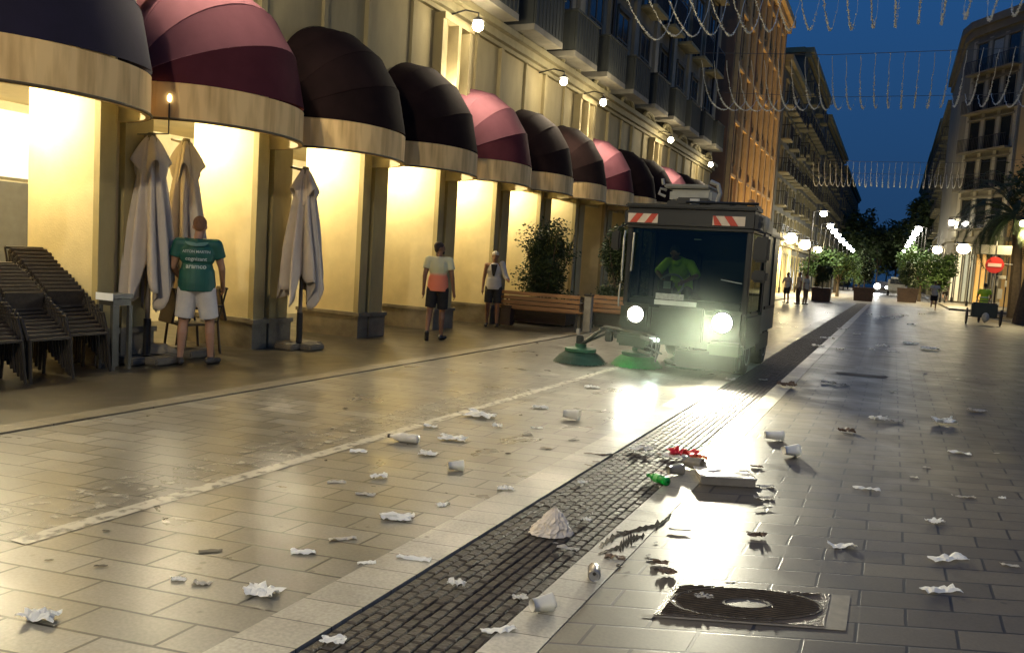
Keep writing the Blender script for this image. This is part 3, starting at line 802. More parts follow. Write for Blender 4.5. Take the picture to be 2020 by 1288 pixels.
for p, lb in [((7.5, 2.0, 6.4), 'street lamp on the right side nearest the camera'), ((8.5, 14.0, 6.4), 'street lamp on the right side beside the dark paving'), ((9.5, 29.0, 6.4), 'street lamp on the right side before the leaning tree')]:
    post_lamp(p, lb, glob, .15, 0, WARM2, 'street lamps on the right', arm=.6)
    link_light('lamp_light', 'POINT', (p[0] - .45, p[1], p[2] - .1), LASTPOST[0], 60, WARM2, shadow_soft_size=.15)

# lamp slung over the street behind the camera: it lights the near paving and the fronts of things
hl = thing('street_lamp', 'street lamp slung on a cable over the street behind the camera', 'street lamp', (-2.5, -5.5, 0))
MB().lathe((-2.5, -5.5, 7.4), [(.28, 0), (.32, .06), (.12, .22), (.03, .3)], 20).build('shade', iron, hl)
MB().ell((-2.5, -5.5, 7.36), (.2, .2, .1), 14, 8).build('globe', glob, hl)
t = MB(); t.tube([(-8.7, -5.5, 8.0), (-2.5, -5.5, 7.7), (12, -5.5, 8.4)], .012, 6); t.build('cable', iron, hl)
link_light('light', 'POINT', (-2.5, -5.5, 7.05), hl, 1250, (1, .88, .66), shadow_soft_size=.25)

# ================================================================== VEGETATION
def leaf_mat(name, c, c2):
    return mat(name, c, .6, .35, 5, col2=c2, spec=.3)
lf = leaf_mat('leaf_dark_green', (.028, .045, .018), (.06, .09, .03))
lf2 = leaf_mat('leaf_tree_green', (.04, .08, .02), (.09, .155, .04))
bark = mat('bark', (.07, .05, .03), .85, .3, 8, bump=.5)
def foliage(mb, c, r, n, s, clumps=14, seed=1, gap=.35):
    g = random.Random(seed)
    cl = []
    for i in range(clumps):
        while True:
            p = Vector((g.uniform(-1, 1), g.uniform(-1, 1), g.uniform(-1, 1)))
            if p.length < 1: break
        p = p * (.45 + .5 * g.random())
        cl.append((Vector((p.x * r[0], p.y * r[1], p.z * r[2])), g.uniform(.28, .5)))
    for i in range(n):
        q, k = g.choice(cl)
        d = Vector((g.gauss(0, 1), g.gauss(0, 1), g.gauss(0, 1))); d = d.normalized() * (g.random() ** .45) * k
        p = Vector(c) + q + Vector((d.x * r[0], d.y * r[1], d.z * r[2])) * (1 if g.random() > .06 else 1.25)
        a = Vector((g.gauss(0, 1), g.gauss(0, 1), g.gauss(0, .6))).normalized(); b = a.cross(Vector((g.gauss(0, 1), g.gauss(0, 1), g.gauss(0, 1)))).normalized()
        L = s * g.uniform(.7, 1.4); W_ = L * .42
        mb._add([p - a * L * .5, p + b * W_ * .5 + a * .05 * L, p + a * L * .5, p - b * W_ * .5 + a * .05 * L], [(0, 1, 2, 3)])
def shrub(lb, x, y, w_, h, seed, sq=.42):
    o = thing('shrub', lb, 'shrub', (x, y, 0), group='shrubs in planters behind the benches')
    st = MB()
    g = random.Random(seed)
    for i in range(7):
        a = g.uniform(0, 6.28)
        st.tube([(x + .1 * math.cos(a), y + .1 * math.sin(a), .55), (x + .3 * math.cos(a) * w_, y + .3 * math.sin(a), h * .6), (x + .4 * math.cos(a) * w_, y + .35 * math.sin(a), h * g.uniform(.75, .95))], [.02, .014, .006], 6)
    st.build('stem', bark, o)
    f_ = MB(); foliage(f_, (x, y, .7 + (h - .7) * .5), (w_ / 2, sq, (h - .6) / 2), 8000, .085, 30, seed)
    foliage(f_, (x, y, .85), (w_ * .6, sq, .32), 1500, .08, 12, seed + 5)
    f_.build('foliage', lf, o)
def planter_box(lb, x, y, w_, d_, h, m):
    o = thing('planter', lb, 'planter', (x, y, 0), group='planters')
    q = MB(); t = .05
    q.poly([(x - w_ / 2, y - d_ / 2), (x + w_ / 2, y - d_ / 2), (x + w_ / 2, y - d_ / 2 + t), (x - w_ / 2, y - d_ / 2 + t)], .04, h); q.poly([(x - w_ / 2, y + d_ / 2 - t), (x + w_ / 2, y + d_ / 2 - t), (x + w_ / 2, y + d_ / 2), (x - w_ / 2, y + d_ / 2)], .04, h)
    q.bx((x - w_ / 2, y - d_ / 2 + t, .04), (x - w_ / 2 + t, y + d_ / 2 - t, h)); q.bx((x + w_ / 2 - t, y - d_ / 2 + t, .04), (x + w_ / 2, y + d_ / 2 - t, h))
    q.build('box', m, o)
    MB().bx((x - w_ / 2 + t, y - d_ / 2 + t, .05), (x + w_ / 2 - t, y + d_ / 2 - t, h - .06)).build('soil', mat('soil', (.03, .022, .015), .9, .3), o)
    q = MB(); q.bx((x - w_ / 2 - .02, y - d_ / 2 - .02, h), (x + w_ / 2 + .02, y - d_ / 2 + .05, h + .04)); q.build('rim', m, o)
    q = MB()
    for sx_ in (-1, 1):
        for sy_ in (-1, 1): q.box((x + sx_ * (w_ / 2 - .08), y + sy_ * (d_ / 2 - .08), .02), (.08, .08, .04))
    q.build('foot', iron, o)
plm = mat('dark_planter_wood', (.05, .038, .022), .6, .3, 4, stretch=(1, 1, 6))
planter_box('dark square planter behind the slatted bench', -7.75, 18.5, 1.5, .8, .62, plm)
planter_box('dark planter behind the second bench near the sweeper', -6.05, 19.6, 1.3, .8, .62, plm)
shrub('leafy shrub with gaps behind the slatted bench', -7.75, 18.5, 1.7, 2.5, 3)
shrub('taller shrub half hidden behind the sweeper', -6.1, 19.6, 1.5, 2.75, 8)
def tree(lb, x, y, h, cr, ch, seed, m=lf2, tr=.12, n=2600, s=.3, grp='trees down the street', lean=0, th=.42):
    o = thing('tree', lb, 'tree', (x, y, 0), group=grp)
    g = random.Random(seed)
    t = MB(); top = Vector((x + lean, y, h * th + .3))
    t.tube([(x, y, 0), (x + lean * .4, y, h * th * .5), tuple(top)], [tr * 1.3, tr, tr * .8], 8)
    for i in range(6):
        a = i * 1.05 + g.random(); e_ = top + Vector((math.cos(a) * cr * .6, math.sin(a) * cr * .6, (h - top.z) * g.uniform(.35, .75)))
        t.tube([tuple(top), tuple((top + e_) / 2 + Vector((0, 0, .15))), tuple(e_)], [tr * .6, tr * .35, tr * .1], 6)
    t.build('trunk', bark, o)
    f_ = MB(); foliage(f_, (x + lean, y, h - ch / 2), (cr, cr, ch / 2), n, s, 22, seed); f_.build('crown', m, o)
for i, (x, y, h, cr, ch) in enumerate([(-5.2, 66.5, 3.9, 1.6, 2.9), (-4.2, 74, 4.2, 1.9, 3.2), (-2.9, 83, 4.0, 1.7, 3.0), (-5.4, 90, 4.8, 2.0, 3.6)]):
    tree(['low lit green tree left of the planter row', 'second lit green tree in the left group', 'round green tree near the merged lamps on the left', 'green tree behind the left group under the lamps'][i], x, y, h, cr, ch, 20 + i, s=.26, th=.2)
for i, (x, y, h, cr, ch) in enumerate([(2.1, 76, 5.0, 1.8, 3.8), (3.0, 70, 4.2, 1.5, 3.2), (1.6, 92, 5.5, 2.0, 4.4)]):
    tree(['green tree below the right row of lamps', 'green tree left of the yellow lantern', 'darker tree behind the right lamps'][i], x, y, h, cr, ch, 40 + i, s=.28, th=.22)
for i, (x, y, h, cr, ch) in enumerate([(-4.7, 118, 9, 2.8, 7), (-2.5, 145, 11.5, 4.2, 9), (0.2, 150, 12.5, 4.2, 9.5), (2.2, 132, 14.5, 3.6, 11), (-6, 150, 14, 4, 10), (-1.3, 176, 12, 5, 10), (3.0, 118, 12, 2.4, 9)]):
    tree(['dark tree mass left of centre down the street', 'dark tree behind the end of the left lamps', 'tall dark tree at the end of the street, right of centre', 'tallest dark tree at the far right of the street', 'tall dark tree behind the far left house', 'dark tree closing the far end of the street', 'dark tall tree against the far right houses'][i], x, y, h, cr, ch, 60 + i, m=lf, s=.75, n=2200, grp='dark trees at the end of the street', th=.25)
def palm(lb, x, y, h, L, n, seed):
    o = thing('palm_tree', lb, 'tree', (x, y, 0)); g = random.Random(seed); top = V3(x - .3, y, h)
    t = MB(); t.tube([(x, y, 0), (x - .1, y, h * .5), tuple(top)], [.3, .24, .2], 10); t.build('trunk', bark, o)
    f_ = MB()
    for i in range(n):
        a = g.uniform(0, 2 * PI); el = g.uniform(-.5, 1.25); l_f = L * g.uniform(.8, 1.15); pts = []
        for k in range(12):
            s = k / 11; e_ = el - 1.9 * s * s
            pts.append((pts[-1] if pts else top) + V3(math.cos(a) * math.cos(e_), math.sin(a) * math.cos(e_), math.sin(e_)) * (l_f / 11))
        f_.tube(pts, [.03 - .0022 * k for k in range(12)], 5)
        sd = V3(-math.sin(a), math.cos(a), 0)
        for k in range(1, 12):
            d = (pts[k] - pts[k - 1]).normalized()
            for q in range(3):
                p0 = pts[k - 1] + (pts[k] - pts[k - 1]) * (q / 3)
                for s_ in (-1, 1):
                    tip = p0 + (sd * s_ * .8 + d * .7 + V3(0, 0, -.35)) * .42 * math.sin(PI * (k + .5) / 13) * g.uniform(.8, 1.2)
                    f_._add([p0, p0 + d * .05, tip], [(0, 1, 2)])
    f_.build('crown', lf, o)
V3 = lambda *a: Vector(a)
palm('dark drooping palm at the right edge behind the no entry sign', 5.6, 47.5, 5.2, 3.2, 84, 90)
tree('second thick trunk tree beside the no entry sign, nearer the right edge', 5.3, 42.6, 8.0, 2.4, 2.6, 91, m=lf, tr=.24, n=2500, s=.26, grp=None, lean=.8, th=.75)
for i, (px_, py_) in enumerate([(1619, 594), (1702, 594), (1788, 596)]):
    p = gpt(px_, py_)
    o = thing('tree_planter', ['tall dark planter with clipped bush, left of three across the street', 'middle planter with slim dark bush across the street', 'planter with dark bush right of the headlamps across the street'][i], 'planter', (p.x, p.y, 0), group='planters across the street')
    w1 = .62; k_ = p.y / 58
    q = MB(); q._add([(p.x + sx_ * w1 * k_ * (1 if zz else .88), p.y + sy_ * w1 * k_ * (1 if zz else .88), zz) for zz in (0, .9 * k_) for (sx_, sy_) in ((-1, -1), (1, -1), (1, 1), (-1, 1))], [(0, 3, 2, 1), (4, 5, 6, 7), (0, 1, 5, 4), (1, 2, 6, 5), (2, 3, 7, 6), (3, 0, 4, 7)])
    q.build('box', mat('rust_planter', (.06, .035, .02), .6, .3), o)
    f_ = MB(); foliage(f_, (p.x, p.y, (1.75 if i != 1 else 2.2) * k_), (.62 * k_, .6 * k_, (.95 if i != 1 else 1.4) * k_), 2200, .16, 14, 80 + i); f_.build('foliage', lf, o)
    t = MB(); t.tube([(p.x, p.y, .8 * k_), (p.x, p.y, 1.8 * k_)], .05, 6); t.build('trunk', bark, o)

# ================================================================== PEOPLE
def remesh(o, vox, sm=4):
    m = o.modifiers.new('union', 'REMESH'); m.mode = 'VOXEL'; m.voxel_size = vox; m.use_smooth_shade = True
    s = o.modifiers.new('soft', 'SMOOTH'); s.iterations = sm; s.factor = .5
    return o
def V(*a): return Vector(a)
skin = mat('skin', (.36, .19, .11), .55, .08, 8)
skin_tan = mat('tanned_skin', (.22, .11, .06), .55, .08, 8)
DEF = dict(hipw=.095, pel=V(0, 0, .93), chest=V(0, -.01, 1.30), neck=V(0, 0, 1.48), head=V(0, .015, 1.635),
           shL=V(-.185, 0, 1.42), shR=V(.185, 0, 1.42), elL=V(-.25, .0, 1.13), elR=V(.25, .0, 1.13), wrL=V(-.27, .05, .88), wrR=V(.27, .05, .88),
           hpL=V(-.095, 0, .90), hpR=V(.095, 0, .90), knL=V(-.11, .02, .50), knR=V(.11, .02, .50), anL=V(-.12, -.02, .09), anR=V(.12, -.02, .09),
           toL=V(0, 1, 0), toR=V(0, 1, 0), look=0.0, nod=0.0, bulk=1.0)
def hand(mb, wr, el, side, vox):
    d = (wr - el).normalized()
    side_v = V(side, 0, 0); fw = d.cross(side_v).normalized()
    if fw.y < 0: fw = -fw
    palm = wr + d * .05
    mb.cap(wr, palm + d * .02, .027, .030, 10)
    mb.ell(palm, (.026, .040, .045), 10, 8)
    for i, (off, ln) in enumerate([(-.028, .055), (-.010, .068), (.009, .064), (.027, .050)]):
        b0 = palm + d * .040 - fw * off; b1 = b0 + d * ln * .55 - side_v * .006; b2 = b1 + (d * .7 - side_v * .7 * side).normalized() * ln * .45
        mb.tube([b0 - d * .02, b0, b1, b2], [.0095, .0095, .009, .0075], 8); mb.ell(b2, .0078, 8, 6)
    t0 = palm + fw * .030 - d * .01; t1 = t0 + fw * .028 + d * .022; t2 = t1 + d * .026
    mb.tube([t0, t1, t2], [.012, .011, .009], 8); mb.ell(t2, .009, 8, 6)
def person(label, loc, rz, sk, hair=None, shirt=None, shorts=None, shoes=None, group=None, scale=1.0, vox=.012, sleeve=.55, shortlen=.55, hairk='short', pose=None, vest=None, tank=False, longp=False, hatm=None):
    J = dict(DEF); J.update(pose or {})
    B = J['bulk']
    o = thing('person', label, 'person', loc, rz, group)
    o.scale = (scale,) * 3
    b = MB()
    pel, ch, nk, hd = J['pel'], J['chest'], J['neck'], J['head']
    b.ell(pel, (.155 * B, .115 * B, .12)); b.ell((pel + ch) / 2, (.135 * B, .10 * B, .16)); b.ell(ch, (.165 * B, .115 * B, .17)); b.ell(ch + V(0, 0, .09), (.17 * B, .09, .09))
    b.cap(ch + V(0, 0, .12), nk, .075, .055); b.cap(nk, hd - V(0, 0, .04), .053, .052)
    for s in 'LR':
        b.cap(ch + V(0, 0, .1), J['sh' + s], .08, .060 * B ** .5); b.cap(J['sh' + s], J['el' + s], .055 * B ** .5, .040); b.cap(J['el' + s], J['wr' + s], .041, .027)
        b.cap(J['hp' + s], J['kn' + s], .088 * B, .056); 
        k, a = J['kn' + s], J['an' + s]
        calf = k + (a - k) * .3 + V(0, -.018, 0)
        b.cap(k, calf, .053, .058); b.cap(calf, a, .056, .034); b.ell(a, .038)
        hand(b, J['wr' + s], J['el' + s], -1 if s == 'L' else 1, vox)
        t = J['to' + s].normalized(); b.cap(a + V(0, 0, -.045), a + t * .13 + V(0, 0, -.06 + t.z * 0), .034, .028)
    RH = Matrix.Rotation(J['look'], 3, 'Z') @ Matrix.Rotation(-J['nod'], 3, 'X')
    def hp(x, y, z): return hd + RH @ V(x, y, z)
    b.ell(hd + RH @ V(0, -.008, .02), (.073, .092, .100), 16, 12, RH); b.ell(hp(0, .022, -.05), (.055, .062, .062), 14, 10, RH)
    b.ell(hp(0, .092, -.012), (.012, .018, .024), 8, 6, RH); b.ell(hp(0, .082, -.055), (.024, .012, .012), 8, 6, RH)
    b.ell(hp(-.075, -.005, -.005), (.010, .018, .030), 8, 6, RH); b.ell(hp(.075, -.005, -.005), (.010, .018, .030), 8, 6, RH)
    b.ell(hp(0, .078, .022), (.05, .012, .010), 10, 6, RH)
    bo = remesh(b.build('body', sk, o, world=False, smooth=True), vox)
    em = MB()
    for s in (-1, 1): em.ell(hp(s * .030, .082, .008), (.013, .007, .007), 8, 6, RH)
    em.build('eyes', dark_m, o, world=False)
    if hair is not None:
        h = MB()
        if hairk != 'bald':
            h.ell(hp(0, -.018, .036), (.079, .092, .092), 16, 12, RH); h.ell(hp(0, -.055, -.015), (.066, .045, .06), 12, 8, RH)
        if hairk == 'beard': h.ell(hp(0, .045, -.072), (.050, .050, .042), 12, 8, RH)
        if hairk == 'long': h.cap(hp(0, -.07, .0), hp(0, -.08, -.22), .06, .05)
        remesh(h.build('hair', hair, o, world=False, smooth=True), vox, 2)
    if hatm is not None:
        h = MB(); h.ell(hp(0, -.01, .055), (.082, .10, .07), 16, 10, RH); remesh(h.build('cap', hatm, o, world=False, smooth=True), vox, 2)
    if shirt is not None:
        c = MB(); e = .014
        c.lathe(tuple(pel), [(.168 * B + e, -.055), (.170 * B + e, .04), (.155 * B + e, .20)], 24, sx=1, sy=.78); c.ell((pel + ch) / 2, (.150 * B + e, .115 * B + e, .18)); c.ell(ch, (.168 * B + e, .118 * B + e, .18)); c.ell(ch + V(0, 0, .095), (.17 * B + e, .092 + e, .09))
        c.cap(ch + V(0, 0, .12), nk - V(0, 0, .04), .085, .070)
        for s in 'LR':
            sh, el = J['sh' + s], J['el' + s]
            if not tank:
                c.cap(ch + V(0, 0, .1), sh, .09, .072 * B ** .5); c.tube([sh, sh + (el - sh) * sleeve], [.073 * B ** .5, .074 * B ** .5], 14); c.ell(sh, .073 * B ** .5)
            else:
                c.cap(ch + V(0, 0, .1), ch + (sh - ch) * .7 + V(0, 0, .03), .085, .055)
        for i in range(7):   # folds
            a = i * .9 + .4; c.tube([pel + V(math.cos(a) * .162 * B, math.sin(a) * .122 * B, -.01), pel + V(math.cos(a + .25) * .15 * B, math.sin(a + .25) * .115 * B, .2)], [.013, .006], 6)
        remesh(c.build('shirt', shirt, o, world=False, smooth=True), vox, 3)
    if shorts is not None:
        c = MB(); e = .012
        c.ell(pel - V(0, 0, .0), (.162 * B + e, .122 * B + e, .115))
        for s in 'LR':
            hpj, kn, an = J['hp' + s], J['kn' + s], J['an' + s]
            if longp:
                c.cap(hpj, kn, .102 * B, .072); c.cap(kn, an + V(0, 0, .02), .07, .056)
            else:
                end = hpj + (kn - hpj) * (shortlen / .40 * .40 / .55 if shortlen > 1 else shortlen + .3)
                c.ell(hpj, .104 * B); c.tube([hpj, end], [.104 * B, .094 * B], 16)
        remesh(c.build('trousers' if longp else 'shorts', shorts, o, world=False, smooth=True), vox, 2)
    if shoes is not None:
        for s in 'LR':
            a = J['an' + s]; t = J['to' + s].normalized(); c = MB()
            c.cap(a - t * .045 + V(0, 0, -.05), a + t * .15 + V(0, 0, -.055 + t.z * .02), .040, .036); c.ell(a + V(0, 0, -.02), (.044, .044, .04))
            so = remesh(c.build('shoe', shoes, o, world=False, smooth=True), vox, 2)
    return o, J

teal = mat('teal_green_jersey', (.008, .085, .062), .6, .15, 9)
whites = mat('white_cotton_shorts', (.62, .58, .52), .8, .08, 9)
blk = mat('black_cloth', (.015, .014, .014), .8, .3, 9)
shoe_m = mat('dark_trainers', (.03, .026, .024), .5, .3, 12)
hair_r = mat('short_reddish_hair', (.16, .075, .035), .8, .25, 40)
hair_b = mat('dark_brown_hair', (.025, .014, .009), .7, .25, 40)
# man in green jersey, back to us, folding a chair away
P1 = (-7.87, 7.53, 0)
po, J = person('man seen from behind in green jersey and white shorts beside the closed parasols', P1, R(40), skin, hair_r, teal, whites, shoe_m, vox=.009, scale=1.06,
               pose=dict(bulk=1.16, nod=.35, head=V(.01, .05, 1.63), anL=V(-.16, -.03, .09), anR=V(.17, .05, .09), knL=V(-.14, .03, .5), knR=V(.15, .07, .5), elR=V(.27, .05, 1.15), wrR=V(.27, .24, .93), elL=V(-.27, .03, 1.15), wrL=V(-.2, .26, .98), shL=V(-.2, 0, 1.42), shR=V(.2, 0, 1.42), toL=V(-.35, 1, 0), toR=V(.6, 1, 0)))
# lettering across the back of the jersey
wm_ = mat('jersey_print', (.42, .50, .46), .6, .05)
def jersey_text(txt, z, size, bold=0.0):
    cu = bpy.data.curves.new('t', 'FONT'); cu.body = txt; cu.size = size; cu.align_x = 'CENTER'; cu.offset = bold; cu.extrude = .0
    to = bpy.data.objects.new('t', cu); sc.collection.objects.link(to)
    dg = bpy.context.evaluated_depsgraph_get(); dg.update()
    me = bpy.data.meshes.new_from_object(to.evaluated_get(dg))
    bm = bmesh.new(); bm.from_mesh(me)
    bmesh.ops.subdivide_edges(bm, edges=[e for e in bm.edges if e.calc_length() > .015], cuts=1)
    for v in bm.verts:
        x, y_ = v.co.x, v.co.y
        zz = z + y_
        yb = -(.165 * math.sqrt(max(.05, 1 - (x / .225) ** 2)) + .004) + (0.02 if zz < 1.2 else 0)
        v.co = Vector((x, yb, zz))
    bm.to_mesh(me); bm.free()
    me.materials.clear(); me.materials.append(wm_)
    bpy.data.objects.remove(to)
    q = bpy.data.objects.new('jersey_lettering', me); sc.collection.objects.link(q); q.parent = po
    return q
jersey_text('ASTON MARTIN', 1.325, .042, .0012)
jersey_text('cognizant', 1.235, .062, .001)
jersey_text('aramco', 1.145, .075, .002)
wg = MB()
for s in (-1, 1):
    pts = [(0, 1.435), (.04, 1.445), (.13, 1.455), (.12, 1.435), (.095, 1.415), (.06, 1.405), (0, 1.40)]
    wg._add([(s * x, -(.145 * math.sqrt(1 - (x / .23) ** 2)) - .004 - (1.455 - z) * .28, z) for x, z in pts], [tuple(range(7))])
wg.build('jersey_emblem', mat('jersey_emblem_print', (.10, .22, .18), .6), po, world=False)

grad = bpy.data.materials.new('yellow_to_coral_shirt'); grad.use_nodes = True
n_, l_ = grad.node_tree.nodes, grad.node_tree.links
b_ = n_['Principled BSDF']; b_.inputs['Roughness'].default_value = .8
t_ = n_.new('ShaderNodeTexCoord'); s_ = n_.new('ShaderNodeSeparateXYZ'); l_.new(t_.outputs['Object'], s_.inputs[0])
mr = n_.new('ShaderNodeMapRange'); mr.inputs['From Min'].default_value = .85; mr.inputs['From Max'].default_value = 1.5; l_.new(s_.outputs['Z'], mr.inputs[0])
cr_ = n_.new('ShaderNodeValToRGB'); cr_.color_ramp.elements[0].position = .46; cr_.color_ramp.elements[0].color = (.85, .24, .13, 1); cr_.color_ramp.elements[1].position = .55; cr_.color_ramp.elements[1].color = (.64, .62, .38, 1)
l_.new(mr.outputs[0], cr_.inputs[0]); l_.new(cr_.outputs[0], b_.inputs['Base Color'])
person('bearded man walking away in pale yellow and coral shirt with black shorts', (-7.5, 12.85, 0), R(28), skin_tan, hair_b, grad, blk, shoe_m, vox=.010, hairk='beard', scale=1.02,
       pose=dict(look=R(-72), anL=V(-.14, -.28, .16), knL=V(-.12, -.02, .52), toL=V(0, .45, -1), anR=V(.10, .05, .09), knR=V(.10, .06, .5), toR=V(.5, 1, 0), elR=V(.25, -.02, 1.13), wrR=V(.29, .03, .86), elL=V(-.24, -.05, 1.14), wrL=V(-.25, -.02, .88), bulk=1.02))
# man with tank top facing us
tank_m = mat('light_grey_tank', (.45, .43, .40), .8, .1)
to, J = person('man in light tank top and dark shorts facing the camera by the slatted bench', (-8.1, 16.35, 0), R(200), skin_tan, None, tank_m, blk, shoe_m, vox=.010, scale=.97, tank=True, hatm=mat('white_cap', (.6, .56, .45), .7),
               pose=dict(elL=V(-.26, .10, 1.16), wrL=V(-.33, .25, 1.12), look=R(5), elR=V(.24, -.04, 1.13), wrR=V(.25, .02, .87)))
sc_ = MB(); sc_._add([(-.075, .128, 1.45), (.075, .128, 1.45), (.055, .152, 1.32), (.02, .150, 1.18), (-.02, .150, 1.18), (-.055, .152, 1.32)], [(0, 1, 2, 3, 4, 5)])
s2 = sc_.build('scarf', blk, to, world=False); md = s2.modifiers.new('t', 'SOLIDIFY'); md.thickness = .015
tw = MB(); tw.cap(V(-.17, 0, 1.47), V(-.27, .10, 1.20), .075, .06); tw.cap(V(-.27, .10, 1.2), V(-.34, .22, 1.12), .06, .05); remesh(tw.build('towel', tank_m, to, world=False, smooth=True), .012)
# small figures down the street
hv = mat('hi_vis_yellow', (.42, .62, .02), .6, .1, emit=None)
def small(lb, px_, py_, rz, **k):
    p = gpt(px_, py_); k.setdefault('vox', .02)
    return person(lb, (p.x, p.y, 0), rz, skin_tan, k.pop('hair', hair_b), **k)
small('person running away in pale shirt and dark shorts on the right of the street', 1840, 612, R(-5), shirt=mat('pale_shirt', (.55, .52, .40), .8), shorts=blk, shoes=skin, scale=1.0, pose=dict(anL=V(-.1, -.3, .28), knL=V(-.11, .05, .52), knR=V(.11, .12, .52), elL=V(-.27, -.1, 1.18), wrL=V(-.22, .12, 1.15), elR=V(.27, -.12, 1.18), wrR=V(.24, .1, 1.1)))
small('woman in pale top and dark shorts at the yellow house on the left', 1550, 598, R(150), hairk='long', shirt=mat('pale_shirt', (.55, .52, .40), .8), shorts=blk, shoes=shoe_m, scale=.97, pose=dict(elR=V(.26, .1, 1.15), wrR=V(.15, .25, 1.2)))
small('man in pale shirt standing before the left tree, left of a pair', 1573, 600, R(120), shirt=mat('beige_shirt', (.42, .38, .28), .8), shorts=mat('dark_trousers', (.03, .025, .02), .8), shoes=shoe_m, longp=True)
small('person in brown trousers standing right of the pale shirt man by the left tree', 1587, 601, R(-120), shirt=mat('beige_shirt', (.42, .38, .28), .8), shorts=mat('brown_trousers', (.12, .07, .03), .8), shoes=shoe_m, longp=True, scale=.95)
wk, J = small('street cleaner in hi vis yellow vest pushing a dark cart on the right', 1936, 636, R(5), shirt=hv, shorts=mat('dark_trousers', (.03, .025, .02), .8), shoes=shoe_m, longp=True, scale=1.0, pose=dict(wrL=V(-.22, .30, 1.0), wrR=V(.22, .30, 1.0), elL=V(-.27, .05, 1.13), elR=V(.27, .05, 1.13)))
bnd = MB(); bnd.tube([(.197 * math.cos(a), .150 * math.sin(a), 1.12) for a in [2 * PI * i / 20 for i in range(21)]], .018, 6); bnd.build('reflective_band', mat('reflective_tape', (.7, .7, .65), .3), wk, world=False)
# cart
cp = gpt(1936, 640)
ct = thing('cleaning_cart', 'dark two wheeled cleaning cart held by the hi vis street cleaner', 'cart', (cp.x, cp.y - .5, 0))
c0 = V(cp.x, cp.y - .5, 0)
MB().box(c0 + V(0, .05, .62), (.95, .45, .62), bev=.05).build('bin', mat('dark_bin_green', (.02, .03, .02), .5, .2), ct)
for s in (-1, 1):
    w_ = MB(); w_.lathe(c0 + V(s * .62, 0, .34), [(.31, -.03), (.34, -.02), (.34, .02), (.31, .03)], 20, 'X'); wo = w_.build('wheel', blk, ct)
    h = MB(); h.lathe(c0 + V(s * .62, 0, .34), [(.06, -.05), (.06, .05)], 10, 'X'); h.build('hub', iron, wo)
t = MB(); t.tube([c0 + V(-.6, 0, .34), c0 + V(.6, 0, .34)], .02, 6); t.tube([c0 + V(-.3, .25, .9), c0 + V(-.3, .5, 1.0), c0 + V(.3, .5, 1.0), c0 + V(.3, .25, .9)], .018, 6); t.build('axle_frame', iron, ct)
MB().ell(c0 + V(.05, -.22, .33), (.14, .12, .2), 12, 8).build('refuse_sack', mat('pale_sack', (.45, .42, .33), .5), ct)
# cyclist right of the runner
p = gpt(1862, 600)
cy = thing('bicycle', 'bicycle ridden down the street right of the running person', 'bicycle', (p.x, p.y, 0))
for dy, nm in ((-.5, 0), (.5, 1)):
    t = MB(); t.tube([(p.x, p.y + dy + .33 * math.cos(a), .34 + .33 * math.sin(a)) for a in [2 * PI * i / 20 for i in range(21)]], .018, 6); t.build('wheel', blk, cy)
t = MB(); t.tube([(p.x, p.y - .5, .34), (p.x, p.y - .15, .85), (p.x, p.y + .4, .85), (p.x, p.y + .5, .34)], .018, 6); t.tube([(p.x, p.y - .15, .85), (p.x, p.y, .34), (p.x, p.y + .4, .8)], .018, 6); t.tube([(p.x - .25, p.y + .4, 1.0), (p.x + .25, p.y + .4, 1.0)], .015, 6); t.build('frame', iron, cy)
person('cyclist in dark clothes riding right of the running person', (p.x, p.y - .12, .1), 0, skin_tan, hair_b, shirt=mat('dark_top', (.06, .06, .05), .8), shorts=blk, shoes=shoe_m, vox=.02, pose=dict(chest=V(0, .15, 1.28), neck=V(0, .26, 1.42), head=V(0, .33, 1.56), shL=V(-.18, .2, 1.38), shR=V(.18, .2, 1.38), elL=V(-.24, .35, 1.15), elR=V(.24, .35, 1.15), wrL=V(-.22, .52, .95), wrR=V(.22, .52, .95), knL=V(-.12, .3, .72), knR=V(.12, .28, .55), anL=V(-.12, .1, .42), anR=V(.12, .1, .14)))

